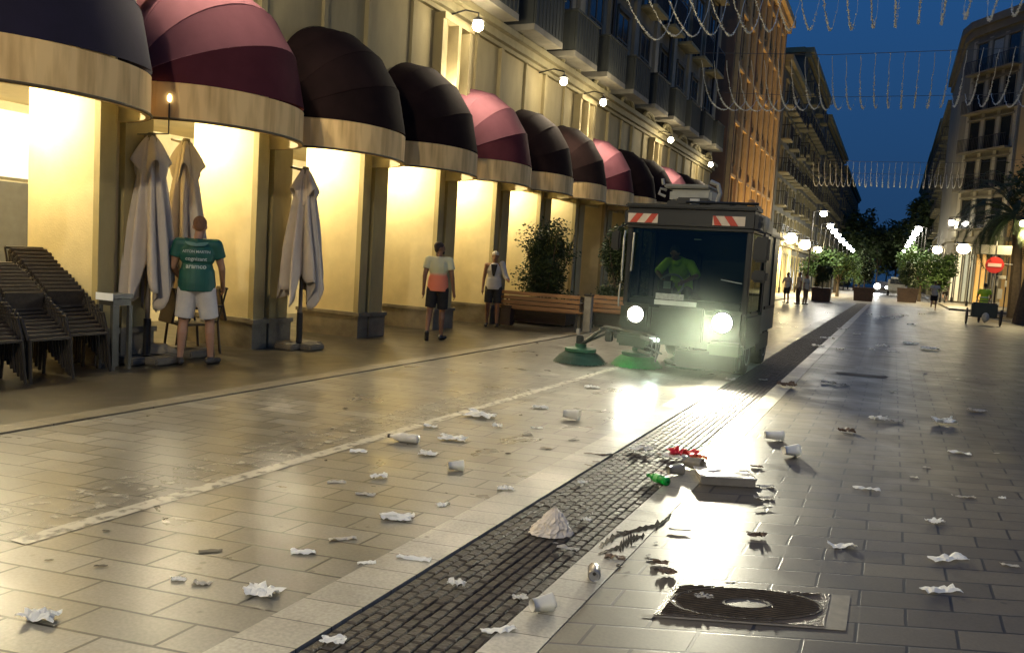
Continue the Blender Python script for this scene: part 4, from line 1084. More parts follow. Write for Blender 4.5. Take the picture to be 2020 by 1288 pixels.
# ================================================================== PARASOLS
cloth = mat('off_white_parasol_cloth', (.58, .50, .40), .9, .08, 4, bump=.2, bscale=200)
def parasol(lb, x, y, ztop, H, wd, seed, group='closed parasols'):
    o = thing('closed_parasol', lb, 'parasol', (x, y, 0), group=group)
    g = random.Random(seed)
    t = MB(); t.tube([(x, y, .05), (x, y, ztop - .05)], .030, 10); t.build('pole', mat('parasol_pole', (.20, .16, .12), .4, metal=.3), o)
    t = MB(); t.tube([(x, y, ztop - .08), (x, y, ztop + .03)], [.07, .045], 10); t.tube([(x - .06, y, ztop - .02), (x - .32, y + .05, ztop + .03)], .02, 6); t.build('hub', mat('parasol_hub', (.16, .13, .07), .5), o)
    b = MB(); 
    for s_ in ((-.3, 0), (.3, 0), (0, -.3), (0, .3)): b.box((x + s_[0] * .62, y + s_[1] * .62, .05), (.36 if s_[0] else .34, .34 if s_[0] else .36, .09), bev=.02)
    b.build('base', mat('concrete_base', (.13, .11, .08), .7, .2), o)
    t = MB(); t.tube([(x, y, .08), (x, y, .55)], .045, 10); t.build('sleeve', iron, o)
    zb = ztop - H
    ph0 = g.random() * 6
    N = 96
    def fn(u, v):
        a = 2 * PI * u
        # pleats deepen towards the hem; hem is a zigzag of points
        w_ = (.055 + wd * (v ** .62))
        pl = 1 + (.10 + .40 * min(1, v * 1.5)) * math.sin(8 * a + ph0 + .5 * math.sin(3 * a)) + .10 * math.sin(17 * a + v * 3 + ph0)
        dep = zb + .42 * (.5 - .5 * math.cos(4 * a + ph0)) + .10 * math.sin(9 * a)
        z = ztop - .06 + (dep - ztop) * v
        tw = .25 * v
        r = w_ * pl * (1 + .02 * noise.noise(V(u * 20, v * 6, seed)))
        return (x + r * math.cos(a + tw), y + r * math.sin(a + tw), z)
    c = MB(); c.grid(fn, N, 26); co = c.build('canopy', cloth, o, smooth=True); md = co.modifiers.new('t', 'SOLIDIFY'); md.thickness = .006
    # small top vent that hangs as a cape over the folds
    def fv(u, v):
        a = 2 * PI * u; pt = (.5 + .5 * math.cos(4 * a + ph0 + .5)) ** 1.5
        r = .045 + (.085 + .10 * pt) * v ** .8 * (1 + .12 * math.sin(12 * a))
        return (x + r * math.cos(a), y + r * math.sin(a), ztop - .01 - (.30 + .26 * (1 - pt)) * v)
    c = MB(); c.grid(fv, 64, 8); co = c.build('vent_cape', cloth, o, smooth=True); md = co.modifiers.new('t', 'SOLIDIFY'); md.thickness = .006
    return o
parasol('left closed parasol of the pair, in front, behind the green shirt man', -8.36, 7.22, 2.80, 2.02, .165, 3)
parasol('right closed parasol of the pair, half behind the other', -8.60, 7.98, 2.85, 2.0, .17, 9)
parasol('single closed parasol standing between the second and third piers', -8.15, 9.85, 2.72, 1.95, .19, 14)

# ================================================================== STACKED CHAIRS, TABLE, SACKS
ch_m = mat('brown_woven_chair', (.045, .034, .024), .6, .3, 30)
chl = mat('dark_metal_leg', (.035, .028, .02), .45, .2, metal=.3)
def make_chair(lb, loc, rz, grp):
    o = thing('stacking_chair', lb, 'chair', loc, rz, grp)
    s = MB(); s.box((0, 0, .44), (.46, .44, .03), bev=.012); s.build('seat', ch_m, o, world=False)
    s = MB()
    Rm = Matrix.Rotation(R(-12), 3, 'X')
    s.box((0, -.27, .68), (.45, .03, .46), Rm, bev=.01); s.build('backrest', ch_m, o, world=False)
    s = MB(); s.box((0, -.312, .905), (.47, .045, .03), Rm, bev=.01); s.build('top_rail', chl, o, world=False)
    for sx_ in (-1, 1):
        for sy_ in (-1, 1):
            t = MB(); t.tube([(sx_ * .22, sy_ * .20, .44), (sx_ * .24, sy_ * .24, .0)], .017, 8); t.build('leg', chl, o, world=False)
        t = MB(); t.tube([(sx_ * .225, -.20, .44), (sx_ * .23, -.31, .9)], .013, 8); t.tube([(sx_ * .235, -.27, .66), (sx_ * .245, .10, .66), (sx_ * .235, .19, .44)], .015, 8); t.build('arm_frame', chl, o, world=False)
    return o
g1 = 'chairs of the tall stack by the table'
c0 = make_chair('', (-8.35, 6.25, 0), R(-92), g1)
names = ['lowest', 'second from bottom', 'third from bottom', 'fourth from bottom', 'fifth from bottom', 'sixth from bottom', 'seventh from bottom', 'eighth from bottom', 'ninth from bottom', 'tenth from bottom', 'eleventh from bottom', 'topmost']
rz0 = R(-90)
for i in range(12):
    loc = (-8.30 - .058 * i, 6.22, .040 * i)
    lb = names[i] + ' chair of the slanting dark stack beside the bright edged table'
    if i == 0: c0.location = loc; c0['label'] = lb
    else: dup(c0, loc, R(-92 + rnd.uniform(-2.2, 2.2)), label=lb)
g2 = 'chairs of the low stack at the left edge'
for j_ in range(2):
  for i in range(9):
    o = dup(c0, (-8.12 - .055 * i, 5.62 - .53 * j_, .034 * i), R(-90 + rnd.uniform(-2.5, 2.5)), label=names[i] + ' chair of the ' + ('middle stack next to the tallest' if j_ == 0 else 'stack cut by the left edge of the photo'))
    o['group'] = 'chairs of the two lower stacks'
tb = thing('side_table', 'narrow grey metal table with white glint painted on its edge right of the chair stack', 'table', (-8.20, 6.62, 0))
MB().box((-8.20, 6.62, .86), (.28, .28, .05), bev=.006).build('tabletop', mat('grey_table_top', (.07, .07, .065), .35, .1), tb)
MB().box((-8.20, 6.476, .85), (.286, .006, .085)).build('edge_glint', mat('painted_edge_glint', (.9, .93, .95), .3, .05), tb)  # white strip paints the light reflected on the table edge
MB().box((-8.20, 6.62, .79), (.24, .24, .08)).build('apron', mat('table_frame', (.05, .048, .04), .4, .2), tb)
for sx_ in (-1, 1):
    for sy_ in (-1, 1):
        MB().box((-8.20 + sx_ * .11, 6.62 + sy_ * .11, .375), (.045, .045, .75)).build('leg', mat('table_frame', (.05, .048, .04), .4, .2), tb)
def sack(lb, p, r, rz, m, seed):
    g = MB()
    def fn(u, v):
        a = 2 * PI * u; th = PI * v
        q = V(r[0] * math.cos(th) * -1, r[1] * math.sin(th) * math.cos(a), r[2] * math.sin(th) * math.sin(a))
        q *= 1 + .22 * noise.noise(q * 7 + V(seed, 0, 0)) + .08 * noise.noise(q * 22)
        q.z = max(q.z, -r[2] * .78)
        q = Matrix.Rotation(rz, 3, 'Z') @ q
        return V(*p) + q + V(0, 0, r[2] * .78)
    g.grid(fn, 40, 28); o = g.build(lb[0], m, smooth=True); tag(o, lb[1], lb[2]); return o
sack(('sack', 'long pale rolled sack lying between table and parasols', 'sack'), (-8.62, 7.22, .0), (.55, .17, .13), R(60), mat('pale_canvas', (.24, .20, .14), .9, .2, 6), 3)
sack(('sack', 'small dark folded sack under the bright edged table', 'sack'), (-8.75, 6.75, .0), (.30, .18, .12), R(40), mat('olive_canvas', (.12, .10, .06), .9, .2, 6), 8)
# chair held by the man in green
hc = dup(c0, (-8.50, 8.02, 0), R(-20), label='single dark chair held upright by the man in the green jersey')
if 'group' in hc: del hc['group']
hc2 = dup(c0, (-8.75, 8.42, 0), R(150), label='dark chair standing behind the legs of the green jersey man')
if 'group' in hc2: del hc2['group']

# ================================================================== BENCHES
wood = mat('slatted_bench_wood', (.30, .155, .06), .45, .25, 3, stretch=(1, 14, 14))
def bench(lb, loc, rz, L):
    o = thing('slatted_bench', lb, 'bench', loc, rz, 'slatted benches before the planters')
    for i in range(4): MB().box((0, -.24 + .0 * i - .012 * i, .47 + .105 * i), (L, .03, .085), bev=.008).build('back_slat', wood, o, world=False)
    for i in range(4): MB().box((0, -.15 + .115 * i, .42), (L, .095, .03), bev=.008).build('seat_slat', wood, o, world=False)
    for s in (-1, 1):
        t = MB(); x = s * (L / 2 - .06)
        t.box((x, -.215, .43), (.05, .03, .86)); t.box((x, .22, .20), (.05, .05, .40)); t.box((x, .02, .385), (.05, .45, .035)); t.box((x, .02, .64), (.05, .48, .03)); t.box((x, .235, .52), (.04, .03, .22))
        t.build('end_frame', iron, o, world=False)
    return o
bn = bench('longer slatted bench with warm lit wood by the tank top man', (-7.25, 17.15, 0), R(6), 1.95)
dup(bn, (-5.85, 18.55, 0), R(8), 'shorter looking slatted bench half hidden behind the sweeper arm', scale=(.7, 1, 1))
# small items around the bench
lb_ = thing('litter_bin', 'small dark box bin beside the legs of the tank top man', 'bin', (-8.05, 16.9, 0))
MB().box((-7.98, 16.9, .24), (.26, .22, .42), bev=.01).build('box', mat('dark_brown_bin', (.035, .02, .015), .5), lb_)
MB().box((-7.98, 16.9, .47), (.28, .24, .03), bev=.008).build('lid', iron, lb_)
pst = thing('post', 'pale square post at the right end of the slatted bench', 'post', (-6.12, 17.2, 0))
MB().box((-6.12, 17.2, .43), (.17, .14, .80), bev=.01).build('shaft', mat('pale_grey_post', (.28, .25, .19), .7, .2), pst)
MB().box((-6.12, 17.2, .85), (.20, .17, .04), bev=.01).build('cap', iron, pst)

# ================================================================== NO ENTRY SIGN
ds = V(4.35, 44.0, 0)
d_ = gpt(1964, 632)
sg = thing('no_entry_sign', 'round red no entry sign on a post below two grey plates', 'sign', (d_.x, d_.y, 0))
def at_y(px, py, y):
    d = Vector(((px - 1010) / 1600, -(py - 644) / 1600, -1.0)); v = Vector([sum(AX[j][i] * d[j] for j in range(3)) for i in range(3)]); t = y / v.y
    return Vector((0, 0, 1.6)) + v * t
yc = d_.y
c = at_y(1962, 523, yc); rr = 15.5 / 1600 * yc * .9
t = MB(); t.tube([(c.x, yc + .06, 0), (c.x, yc + .06, c.z + 1.15)], .035, 8); t.build('post', mat('galvanised_post', (.3, .3, .27), .4, metal=.5), sg)
t = MB(); t.lathe((c.x, yc, c.z), [(rr, -.015), (rr, .015)], 28, 'Y'); t.build('disc', mat('sign_red', (.36, .02, .015), .4, .04), sg)
t = MB(); t.bx((c.x - rr * .72, yc - .03, c.z - rr * .2), (c.x + rr * .72, yc - .018, c.z + rr * .2)); t.build('bar', mat('sign_white', (.5, .32, .28), .5, .03), sg)
for s in (-1, 1):
    MB().box((c.x + s * rr * .86, yc, c.z + rr * 1.85), (rr * 1.55, .03, rr * 1.1)).build('plate', mat('grey_plate', (.22, .21, .17), .6, .1), sg)
o = thing('scaffold_cover', 'pale folded sheets hanging on a rack below the no entry sign', 'rack', (c.x + .8, yc + .8, 0))
q = MB()
for (px_, py_, ww, hh) in ((1975, 547, .42, .16), (1967, 555, .10, .45), (1984, 560, .09, .32), (1972, 580, .2, .5), (1968, 600, .16, .2)):
    k = at_y(px_, py_, yc + .8); q.box(k, (ww, .05, hh), bev=.01)
q.build('sheet', mat('pale_sheet', (.38, .36, .30), .7), o)
k0 = at_y(1978, 620, yc + .8); t = MB(); t.tube([(k0.x, yc + .84, 0.12), (k0.x, yc + .84, 3.1)], .03, 6); t.tube([(k0.x - .3, yc + .84, 2.75), (k0.x + .2, yc + .84, 2.75)], .03, 6); t.build('rack_post', iron, o)

# ================================================================== APPROACHING CAR far down the street
cx_, cy_ = at_y(1738, 575, 110).x, 110
car = thing('parked_car', 'distant car with dazzling white headlamp beyond the planters', 'car', (cx_, cy_, 0))
q = MB(); pr = [(-2.0, .35), (-2.05, .75), (-1.2, .95), (-.6, 1.4), (1.0, 1.42), (1.7, 1.0), (2.1, .95), (2.1, .35)]
vs = [(cx_ + sx_ * .85 * (1 if z < 1 else .82), cy_ + y_, z) for sx_ in (-1, 1) for (y_, z) in pr]
n8 = len(pr); q._add(vs, [tuple(range(n8)), tuple(reversed(range(n8, 2 * n8)))] + [(i, n8 + i, n8 + (i + 1) % n8, (i + 1) % n8) for i in range(n8)])
q.build('body', mat('dark_car_paint', (.05, .045, .04), .3), car)
for s in (-1, 1):
    for yy in (-1.3, 1.35):
        w_ = MB(); w_.lathe((cx_ + s * .82, cy_ + yy, .33), [(.30, -.1), (.33, -.08), (.33, .08), (.30, .1)], 16, 'X'); w_.build('wheel', blk, car)
MB().ell((cx_ - .45, cy_ - 2.08, .82), (.36, .1, .34), 14, 8).build('headlight', emitter('far_headlamp', (.95, 1, 1), 14), car)
MB().ell((cx_ - 2.0 + 1.1 + 1.5, cy_ - 2.05, .75), (.2, .08, .18), 12, 8).build('headlight', emitter('far_headlamp_small', (.95, 1, 1), 5), car)
link_light('beam', 'SPOT', (cx_ - .45, cy_ - 2.4, .82), car, 900, (.95, 1, 1), shadow_soft_size=.2, spot_size=R(60), spot_blend=.6, rot=aim((0, -1, -.08)))
van = thing('parked_van', 'white van beside the right planter down the street', 'van', (at_y(1768, 580, 95).x, 95, 0))
vx = at_y(1768, 580, 95).x
q = MB(); q.box((vx, 97, 1.15), (1.8, 4.4, 1.7), bev=.25); q.build('body', mat('white_van_paint', (.42, .40, .34), .4), van)
MB().box((vx, 94.79, 1.55), (1.4, .03, .55)).build('windscreen', glass_d, van)
for s in (-1, 1):
    for yy in (95.6, 98.4):
        w_ = MB(); w_.lathe((vx + s * .82, yy, .33), [(.30, -.1), (.33, -.08), (.33, .08), (.30, .1)], 16, 'X'); w_.build('wheel', blk, van)
    MB().box((vx + s * .65, 94.79, .8), (.25, .03, .18)).build('headlight', mat('lamp_glass', (.5, .5, .45), .2), van)

# ================================================================== STREET SWEEPER
SX0, SX1, SF = -3.76, -1.84, 12.0
swx = (SX0 + SX1) / 2
sw = thing('street_sweeper', 'dark street sweeper with lit headlamps and green brushes cleaning the street', 'street sweeper', (swx, 14, 0))
body_m = mat('sweeper_grey_green', (.075, .10, .07), .38, .15, 2)
cabb = mat('sweeper_black_plastic', (.006, .0075, .006), .45, .25, 5)
low_m = mat('sweeper_lower_grey_green', (.018, .028, .019), .4, .25, 3)
glass = bpy.data.materials.new('windscreen_glass'); glass.use_nodes = True
n_, l_ = glass.node_tree.nodes, glass.node_tree.links
for x in list(n_): n_.remove(x)
o_ = n_.new('ShaderNodeOutputMaterial'); mx_ = n_.new('ShaderNodeMixShader'); tr_ = n_.new('ShaderNodeBsdfTransparent'); gl_ = n_.new('ShaderNodeBsdfGlossy'); lw_ = n_.new('ShaderNodeLayerWeight')
tr_.inputs[0].default_value = (.38, .47, .38, 1); gl_.inputs['Roughness'].default_value = .05; gl_.inputs[0].default_value = (.7, .8, .7, 1)
lw_.inputs[0].default_value = .45
l_.new(lw_.outputs['Fresnel'], mx_.inputs[0]); l_.new(tr_.outputs[0], mx_.inputs[1]); l_.new(gl_.outputs[0], mx_.inputs[2]); l_.new(mx_.outputs[0], o_.inputs[0])
# hopper behind the cab
q = MB(); q.bx((SX0 + .06, 13.55, .55), (SX1 - .04, 15.2, 2.38), bev=.08); q.build('hopper', body_m, sw)
q = MB(); q.bx((SX0 + .15, 13.7, .30), (SX1 - .1, 15.1, .56)); q.build('chassis', cabb, sw)
q = MB(); q.bx((SX1 - .041, 13.8, 1.0), (SX1 - .02, 15.0, 1.05)); q.bx((SX1 - .041, 14.4, 1.051), (SX1 - .02, 14.43, 2.2)); q.bx((SX1 - .041, 13.8, 2.2), (SX1 - .02, 15.0, 2.24)); q.build('side_trim', cabb, sw)
# cab: floor, back, pillars, roof
q = MB(); q.bx((SX0 + .02, 12.02, .42), (SX1 - .02, 13.54, .98), bev=.06); q.build('cab_lower', low_m, sw)
q = MB(); q.bx((SX0 + .06, 13.46, .98), (SX1 - .06, 13.53, 2.35)); q.build('cab_back', cabb, sw)
for x in (SX0 + .03, SX1 - .11):
    MB().bx((x, 12.02, .97), (x + .08, 12.12, 2.36), bev=.015).build('pillar', cabb, sw); MB().bx((x, 13.38, .97), (x + .08, 13.47, 2.36)).build('pillar', cabb, sw); MB().bx((x, 12.65, .97), (x + .05, 12.71, 2.36)).build('pillar', cabb, sw)
q = MB(); q.bx((SX0 - .02, 11.93, 2.16), (SX1 + .03, 13.6, 2.46), bev=.05); q.build('cab_roof', cabb, sw)
q = MB(); q.bx((SX0 + .0, 11.90, 2.462), (SX1 + .02, 12.2, 2.52), bev=.02); q.tube([(SX0 + .9, 11.98, 2.56), (SX1 + .02, 11.98, 2.56)], .02, 8); q.build('roof_visor', cabb, sw)
q = MB(); q.face([(SX0 + .11, 11.99, .98), (SX1 - .11, 11.99, .98), (SX1 - .11, 12.05, 2.17), (SX0 + .11, 12.05, 2.17)]); ws = q.build('windscreen', glass, sw)
q = MB(); q.face([(SX1 - .05, 12.12, 1.0), (SX1 - .05, 13.38, 1.0), (SX1 - .05, 13.38, 2.17), (SX1 - .05, 12.12, 2.17)]); q.build('side_window', glass, sw)
q = MB(); q.face([(SX0 + .05, 12.12, 1.0), (SX0 + .05, 13.38, 1.0), (SX0 + .05, 13.38, 2.17), (SX0 + .05, 12.12, 2.17)]); q.build('side_window', glass, sw)
# lower front glass panel and nose
q = MB(); q.bx((SX0 + .62, 11.95, .52), (SX1 - .62, 12.015, 1.02), bev=.02); q.build('nose_panel', mat('sweeper_nose_dark', (.015, .026, .018), .3, .3, 6), sw)
q = MB(); q.bx((SX0 + .55, 11.925, 1.03), (SX0 + 1.18, 11.95, 1.10)); q.build('number_plate', mat('plate_pale', (.55, .62, .55), .4), sw)
q = MB(); q.bx((SX0 + .56, 11.94, 1.11), (SX0 + .98, 11.96, 1.20)); q.build('sticker_strip', mat('pale_sticker', (.34, .38, .34), .5, .3, 20), sw)
# front corners carrying the headlights, bumper blocks
for s, nm in ((-1, 'l'), (1, 'r')):
    xc = swx + s * .69
    q = MB(); q.bx((xc - .24, 11.90, .62), (xc + .24, 12.02, 1.02), bev=.05); q.build('headlight_housing', low_m, sw)
    q = MB(); q.bx((xc - .26, 11.88, .36), (xc + .24, 12.1, .56), bev=.04); q.build('bumper_block', body_m, sw)
hl_pos = []
for (px_, py_, r, S) in ((1253, 620, .115, 55), (1424, 637, .135, 130)):
    c = at_y(px_, py_, 11.86); hl_pos.append(c)
    q = MB(); q.lathe((c.x, 0, c.z), [(r * .98, 11.885), (r, 11.87), (r * .6, 11.845), (.01, 11.84)], 24, 'Y')
    h = q.build('headlight', emitter('headlamp_glow_%d' % S, (1.0, .97, .80), S), sw)
    q = MB(); q.tube([(c.x + (r + .015) * math.cos(a), 11.88, c.z + (r + .015) * math.sin(a)) for a in [2 * PI * i / 24 for i in range(25)]], .018, 6); q.build('bezel', iron, h)
link_light('beam', 'SPOT', hl_pos[1] + V(0, -.08, 0), sw, 1050, (1, .94, .70), shadow_soft_size=.10, spot_size=R(95), spot_blend=.9, rot=aim((.15, -1, -.16)))
link_light('beam', 'SPOT', hl_pos[0] + V(0, -.08, 0), sw, 34, (1, .95, .74), shadow_soft_size=.08, spot_size=R(90), spot_blend=.9, rot=aim((-.35, -1, -.30)))
# hazard boards
red = mat('hazard_red', (.50, .05, .02), .5, .1, 10); wht = mat('hazard_white', (.66, .56, .42), .5, .1, 10)
for (xa, sl) in ((SX0 + .05, 1), (SX1 - .60, -1)):
    W_ = .46; H_ = .135; z0 = 2.235; yb = 11.915
    q = MB()
    q.cur = 1; q.bx((xa, yb, z0), (xa + W_, yb + .012, z0 + H_))
    q.cur = 0
    for k in range(2):
        x0 = xa + .03 + k * .23; d = .10 * sl
        xs = [x0, x0 + .11, x0 + .11 + d, x0 + d]; xs = [min(max(x, xa), xa + W_) for x in xs]
        q.face([(xs[0], yb - .003, z0), (xs[1], yb - .003, z0), (xs[2], yb - .003, z0 + H_), (xs[3], yb - .003, z0 + H_)])
    q.build('hazard_board', [red, wht], sw)
# pale vertical bars at the left pillar (grab rail, lit edge)
q = MB(); q.tube([(SX0 + .01, 11.97, 1.35), (SX0 + .01, 11.93, 1.45), (SX0 + .01, 11.93, 2.0), (SX0 + .01, 11.97, 2.1)], .016, 8); q.tube([(SX0 + .14, 11.97, 1.5), (SX0 + .15, 11.97, 2.08)], .014, 8)
q.tube([(SX0 - .02, 11.99, .95), (SX0 - .02, 11.96, 1.05), (SX0 - .01, 11.96, 1.3)], .014, 8); q.build('grab_rail', mat('bright_rail', (.55, .55, .48), .25, metal=.5), sw)
q = MB(); q.tube([(SX1 - .12, 11.96, 1.42), (SX1 - .42, 11.96, 1.46)], .008, 6); q.build('wiper', mat('bright_rail2', (.3, .33, .28), .3), sw)
# mirrors
for (z, hh) in ((1.92, .36), (1.54, .17)):
    q = MB(); q.box((SX1 + .12, 11.93, z), (.22, .10, hh), bev=.03); mo = q.build('mirror', cabb, sw)
    q = MB(); q.tube([(SX1 - .02, 12.0, 2.2), (SX1 + .14, 11.96, 2.15), (SX1 + .12, 11.96, z + hh / 2)], .013, 6); q.build('bracket', iron, mo)
q = MB(); q.box((SX0 - .12, 11.95, 1.95), (.15, .08, .30), bev=.03); q.tube([(SX0 + .02, 12, 2.2), (SX0 - .1, 11.96, 2.15), (SX0 - .12, 11.96, 2.1)], .013, 6); q.build('mirror', cabb, sw)
# roof unit: pale tank, curved hose, beacon
q = MB(); q.bx((SX0 + .50, 12.5, 2.60), (SX0 + 1.15, 13.2, 2.80), bev=.04); q.build('roof_tank', mat('pale_roof_tank', (.40, .40, .33), .45, .12), sw)
q = MB(); q.bx((SX0 + .42, 12.45, 2.81), (SX0 + 1.12, 13.2, 2.87), bev=.02); q.build('roof_tank_lid', mat('grey_lid', (.25, .25, .21), .5, .12), sw)
q = MB(); q.tube([(SX0 + 1.1, 12.6, 2.93), (SX0 + 1.22, 12.6, 2.88), (SX0 + 1.26, 12.6, 2.75), (SX0 + 1.22, 12.6, 2.6)], .035, 8); q.build('hose', mat('pale_hose', (.36, .35, .30), .35, .1), sw); q = MB(); q.tube([(SX0 + .44, 12.55, 2.78), (SX0 + .36, 12.5, 2.8), (SX0 + .34, 12.5, 2.72), (SX0 + .44, 12.5, 2.68)], .022, 8); q.tube([(SX0 + .40, 12.5, 2.86), (SX0 + .38, 12.5, 2.95)], .025, 8); q.build('hose', mat('pale_hose', (.36, .35, .30), .35, .1), sw)
q = MB(); q.bx((SX0 + .55, 12.2, 2.52), (SX0 + 1.5, 12.6, 2.60), bev=.02); q.bx((SX0 + .72, 12.1, 2.53), (SX0 + 1.2, 12.19, 2.64), bev=.02); q.bx((SX0 + 1.3, 12.7, 2.48), (SX1 - .1, 13.3, 2.62), bev=.04); q.build('roof_module', cabb, sw)
q = MB(); q.bx((SX0 + .93, 12.07, 2.54), (SX0 + 1.07, 12.098, 2.62)); q.build('roof_sticker', mat('white_sticker', (.55, .55, .5), .4), sw)
q = MB(); q.lathe((SX1 - .14, 12.3, 2.53), [(.05, 0), (.055, .03), (.05, .10), (.02, .12)], 12); q.build('beacon', mat('amber_beacon', (.4, .2, .05), .3), sw)
q = MB(); q.tube([(SX1 - .02, 12.4, 2.30), (SX1 + .06, 12.4, 2.42)], .015, 6); q.ell((SX1 + .08, 12.4, 2.3), (.05, .03, .12)); q.build('side_lamp', mat('side_lamp_pale', (.4, .38, .3), .3), sw)
# wheels
for x in (SX0 + .12, SX1 - .34):
    for yy in (12.95, 14.75):
        q = MB(); q.lathe((x, yy, .36), [(.22, 0), (.33, .0), (.36, .03), (.36, .20), (.33, .23), (.22, .23)], 28, 'X'); wo = q.build('wheel', mat('tyre_rubber', (.02, .02, .019), .8, .2), sw, smooth=False)
        q = MB(); q.lathe((x, yy, .36), [(.05, .02), (.2, .05), (.215, .235), (.06, .20)], 20, 'X'); q.build('rim', mat('rim_grey', (.2, .2, .18), .5), wo)
for yy in (12.95, 14.75):
    q = MB(); q.tube([(SX1 - .22, yy + .45 * math.cos(a), .36 + .45 * math.sin(a)) for a in [PI * i / 10 for i in range(11)]], .05, 6); q.build('wheel_arch', cabb, sw)
# interior: seat, steering wheel, dashboard
q = MB(); q.bx((SX0 + .1, 12.1, .98), (SX1 - .1, 12.4, 1.12), bev=.04); q.build('dashboard', cabb, sw)
q = MB(); q.bx((swx - .62, 12.9, .98), (swx - .02, 13.4, 1.18), bev=.05); q.bx((swx - .58, 13.28, 1.18), (swx - .06, 13.42, 1.9), bev=.05); q.build('seat', blk, sw)
st_c = V(swx - .30, 12.42, 1.32)
q = MB(); Rx = Matrix.Rotation(R(60), 3, 'X'); q.tube([tuple(st_c + Rx @ V(.19 * math.cos(a), .19 * math.sin(a), 0)) for a in [2 * PI * i / 24 for i in range(25)]], .018, 8); q.tube([tuple(st_c + V(0, 0, 0)), (swx - .3, 12.3, 1.05)], .04, 8); q.box(st_c, (.1, .05, .08)); q.build('steering_wheel', mat('pale_wheel', (.2, .22, .2), .4), sw)
q = MB(); q.box((swx - .33, 12.30, 1.32), (.11, .02, .11)); q.build('display', mat('pale_display', (.4, .45, .4), .3), sw)
q = MB(); q.box((swx - .36, 12.33, 1.22), (.2, .04, .34)); q.build('console', cabb, sw)
# driver leaning forward
dr, J = person('sweeper driver in hi vis yellow jacket leaning over the wheel in the cab', (swx - .28, 13.05, .62), R(180), skin_tan, blk, mat('hi_vis_cab', (.32, .50, .03), .7, .12), blk, shoe_m, vox=.012, scale=.98, sleeve=1.0, shortlen=.5, longp=True,
    pose=dict(pel=V(0, 0, .62), hpL=V(-.1, .0, .60), hpR=V(.1, 0, .60), knL=V(-.16, .42, .62), knR=V(.16, .42, .62), anL=V(-.15, .52, .25), anR=V(.15, .52, .25), chest=V(.02, .18, .98), neck=V(.04, .32, 1.12), head=V(.05, .42, 1.22), nod=R(35),
              shL=V(-.17, .22, 1.06), shR=V(.2, .24, 1.08), elL=V(-.32, .42, .88), elR=V(.30, .44, .9), wrL=V(-.18, .60, .78), wrR=V(.16, .60, .78)))
link_light('cab_light', 'POINT', (swx + .1, 12.25, 1.95), sw, .55, (.75, 1.0, .6), shadow_soft_size=.08)
MB().box((swx + .1, 12.22, 2.03), (.1, .05, .015)).build('cab_lamp', emitter('cab_lamp_glow', (.8, 1, .7), .03), sw)
# brushes on hydraulic arms
def brush(c, r0, r1, h, m, seed, tilt=0):
    g = random.Random(seed)
    q = MB(); q.lathe((c[0], c[1], c[2] + h), [(r0 * .9, 0), (r0, .02), (r0, .06), (.09, .08), (.09, .13)], 28); bo = q.build('brush_plate', mat('brush_plate_green', (.02, .10, .05), .5), sw)
    q = MB()
    for i in range(1500):
        a = g.random() * 2 * PI; k = g.random(); ri = r0 * (.72 + .28 * k); ro = r1 * (.74 + .26 * k) * g.uniform(.93, 1.06)
        a2 = a + g.gauss(.0, .05); mid = .55
        p0 = V(c[0] + ri * math.cos(a), c[1] + ri * math.sin(a), c[2] + h); p2 = V(c[0] + ro * math.cos(a2), c[1] + ro * math.sin(a2), c[2] + g.uniform(.0, .02)); p1 = (p0 + p2) / 2 + V(0, 0, .02)
        t = V(-math.sin(a), math.cos(a), 0) * .0045
        q._add([p0 - t, p0 + t, p1 + t, p1 - t, p2 + t * 1.2, p2 - t * 1.2], [(0, 1, 2, 3), (3, 2, 4, 5)])
    q.build('bristles', m, bo)
dgreen = mat('dark_green_bristle', (.012, .055, .035), .6, .3, 20); bgreen = mat('bright_green_bristle', (.025, .30, .06), .6, .2, 20)
bA = gpt(1139, 716, .0); bB = gpt(1250, 724); bC = gpt(1345, 728)
brush((bA.x, bA.y + .1, 0), .25, .43, .17, dgreen, 1); brush((bB.x, bB.y + .15, 0), .25, .42, .17, bgreen, 2); brush((bC.x, bC.y + .30, 0), .22, .36, .16, dgreen, 3)
arm_m = mat('hydraulic_arm', (.03, .035, .03), .35, .3, 8)
q = MB(); A_ = V(bA.x, bA.y + .1, .30); 
q.tube([A_, A_ + V(.10, .0, .06), A_ + V(.36, .05, .30), V(SX0 + .62, 11.9, .55)], [.03, .03, .028, .035], 8); q.tube([A_ + V(.05, .05, .02), A_ + V(.42, .1, .22), V(SX0 + .5, 11.95, .42)], .022, 8); q.tube([A_ + V(.30, 0, .28), A_ + V(.62, .02, .24), V(SX0 + .75, 11.85, .30)], .016, 6)
q.box(A_ + V(-.02, 0, .06), (.10, .10, .14), bev=.015); q.box(A_ + V(.44, .05, .16), (.11, .11, .17), bev=.015); q.box(A_ + V(.62, .08, .18), (.20, .12, .08), bev=.015)
q.build('brush_arm', arm_m, sw)
q = MB(); q.tube([V(SX0 + .40, 11.9, .52), V(SX0 + .62, 11.7, .50), V(SX0 + .66, 11.6, .30), V(bB.x, bB.y + .15, .26)], [.03, .03, .025, .03], 8); q.tube([V(SX0 + .5, 11.9, .56), V(SX0 + .7, 11.65, .56), V(SX0 + .72, 11.62, .2)], .012, 6); q.box((bB.x, bB.y + .15, .32), (.12, .12, .16), bev=.015); q.build('brush_arm', arm_m, sw)
q = MB(); q.tube([V(swx + .2, 11.9, .42), V(bC.x, bC.y + .1, .34), V(bC.x, bC.y + .3, .28)], .03, 8); q.box((bC.x, bC.y + .3, .30), (.12, .12, .14), bev=.015); q.build('brush_arm', arm_m, sw)
q = MB(); q.box(A_ + V(-.05, -.02, .19), (.06, .05, .10), bev=.01); q.build('arm_marker', mat('pale_marker', (.35, .33, .28), .5), sw)
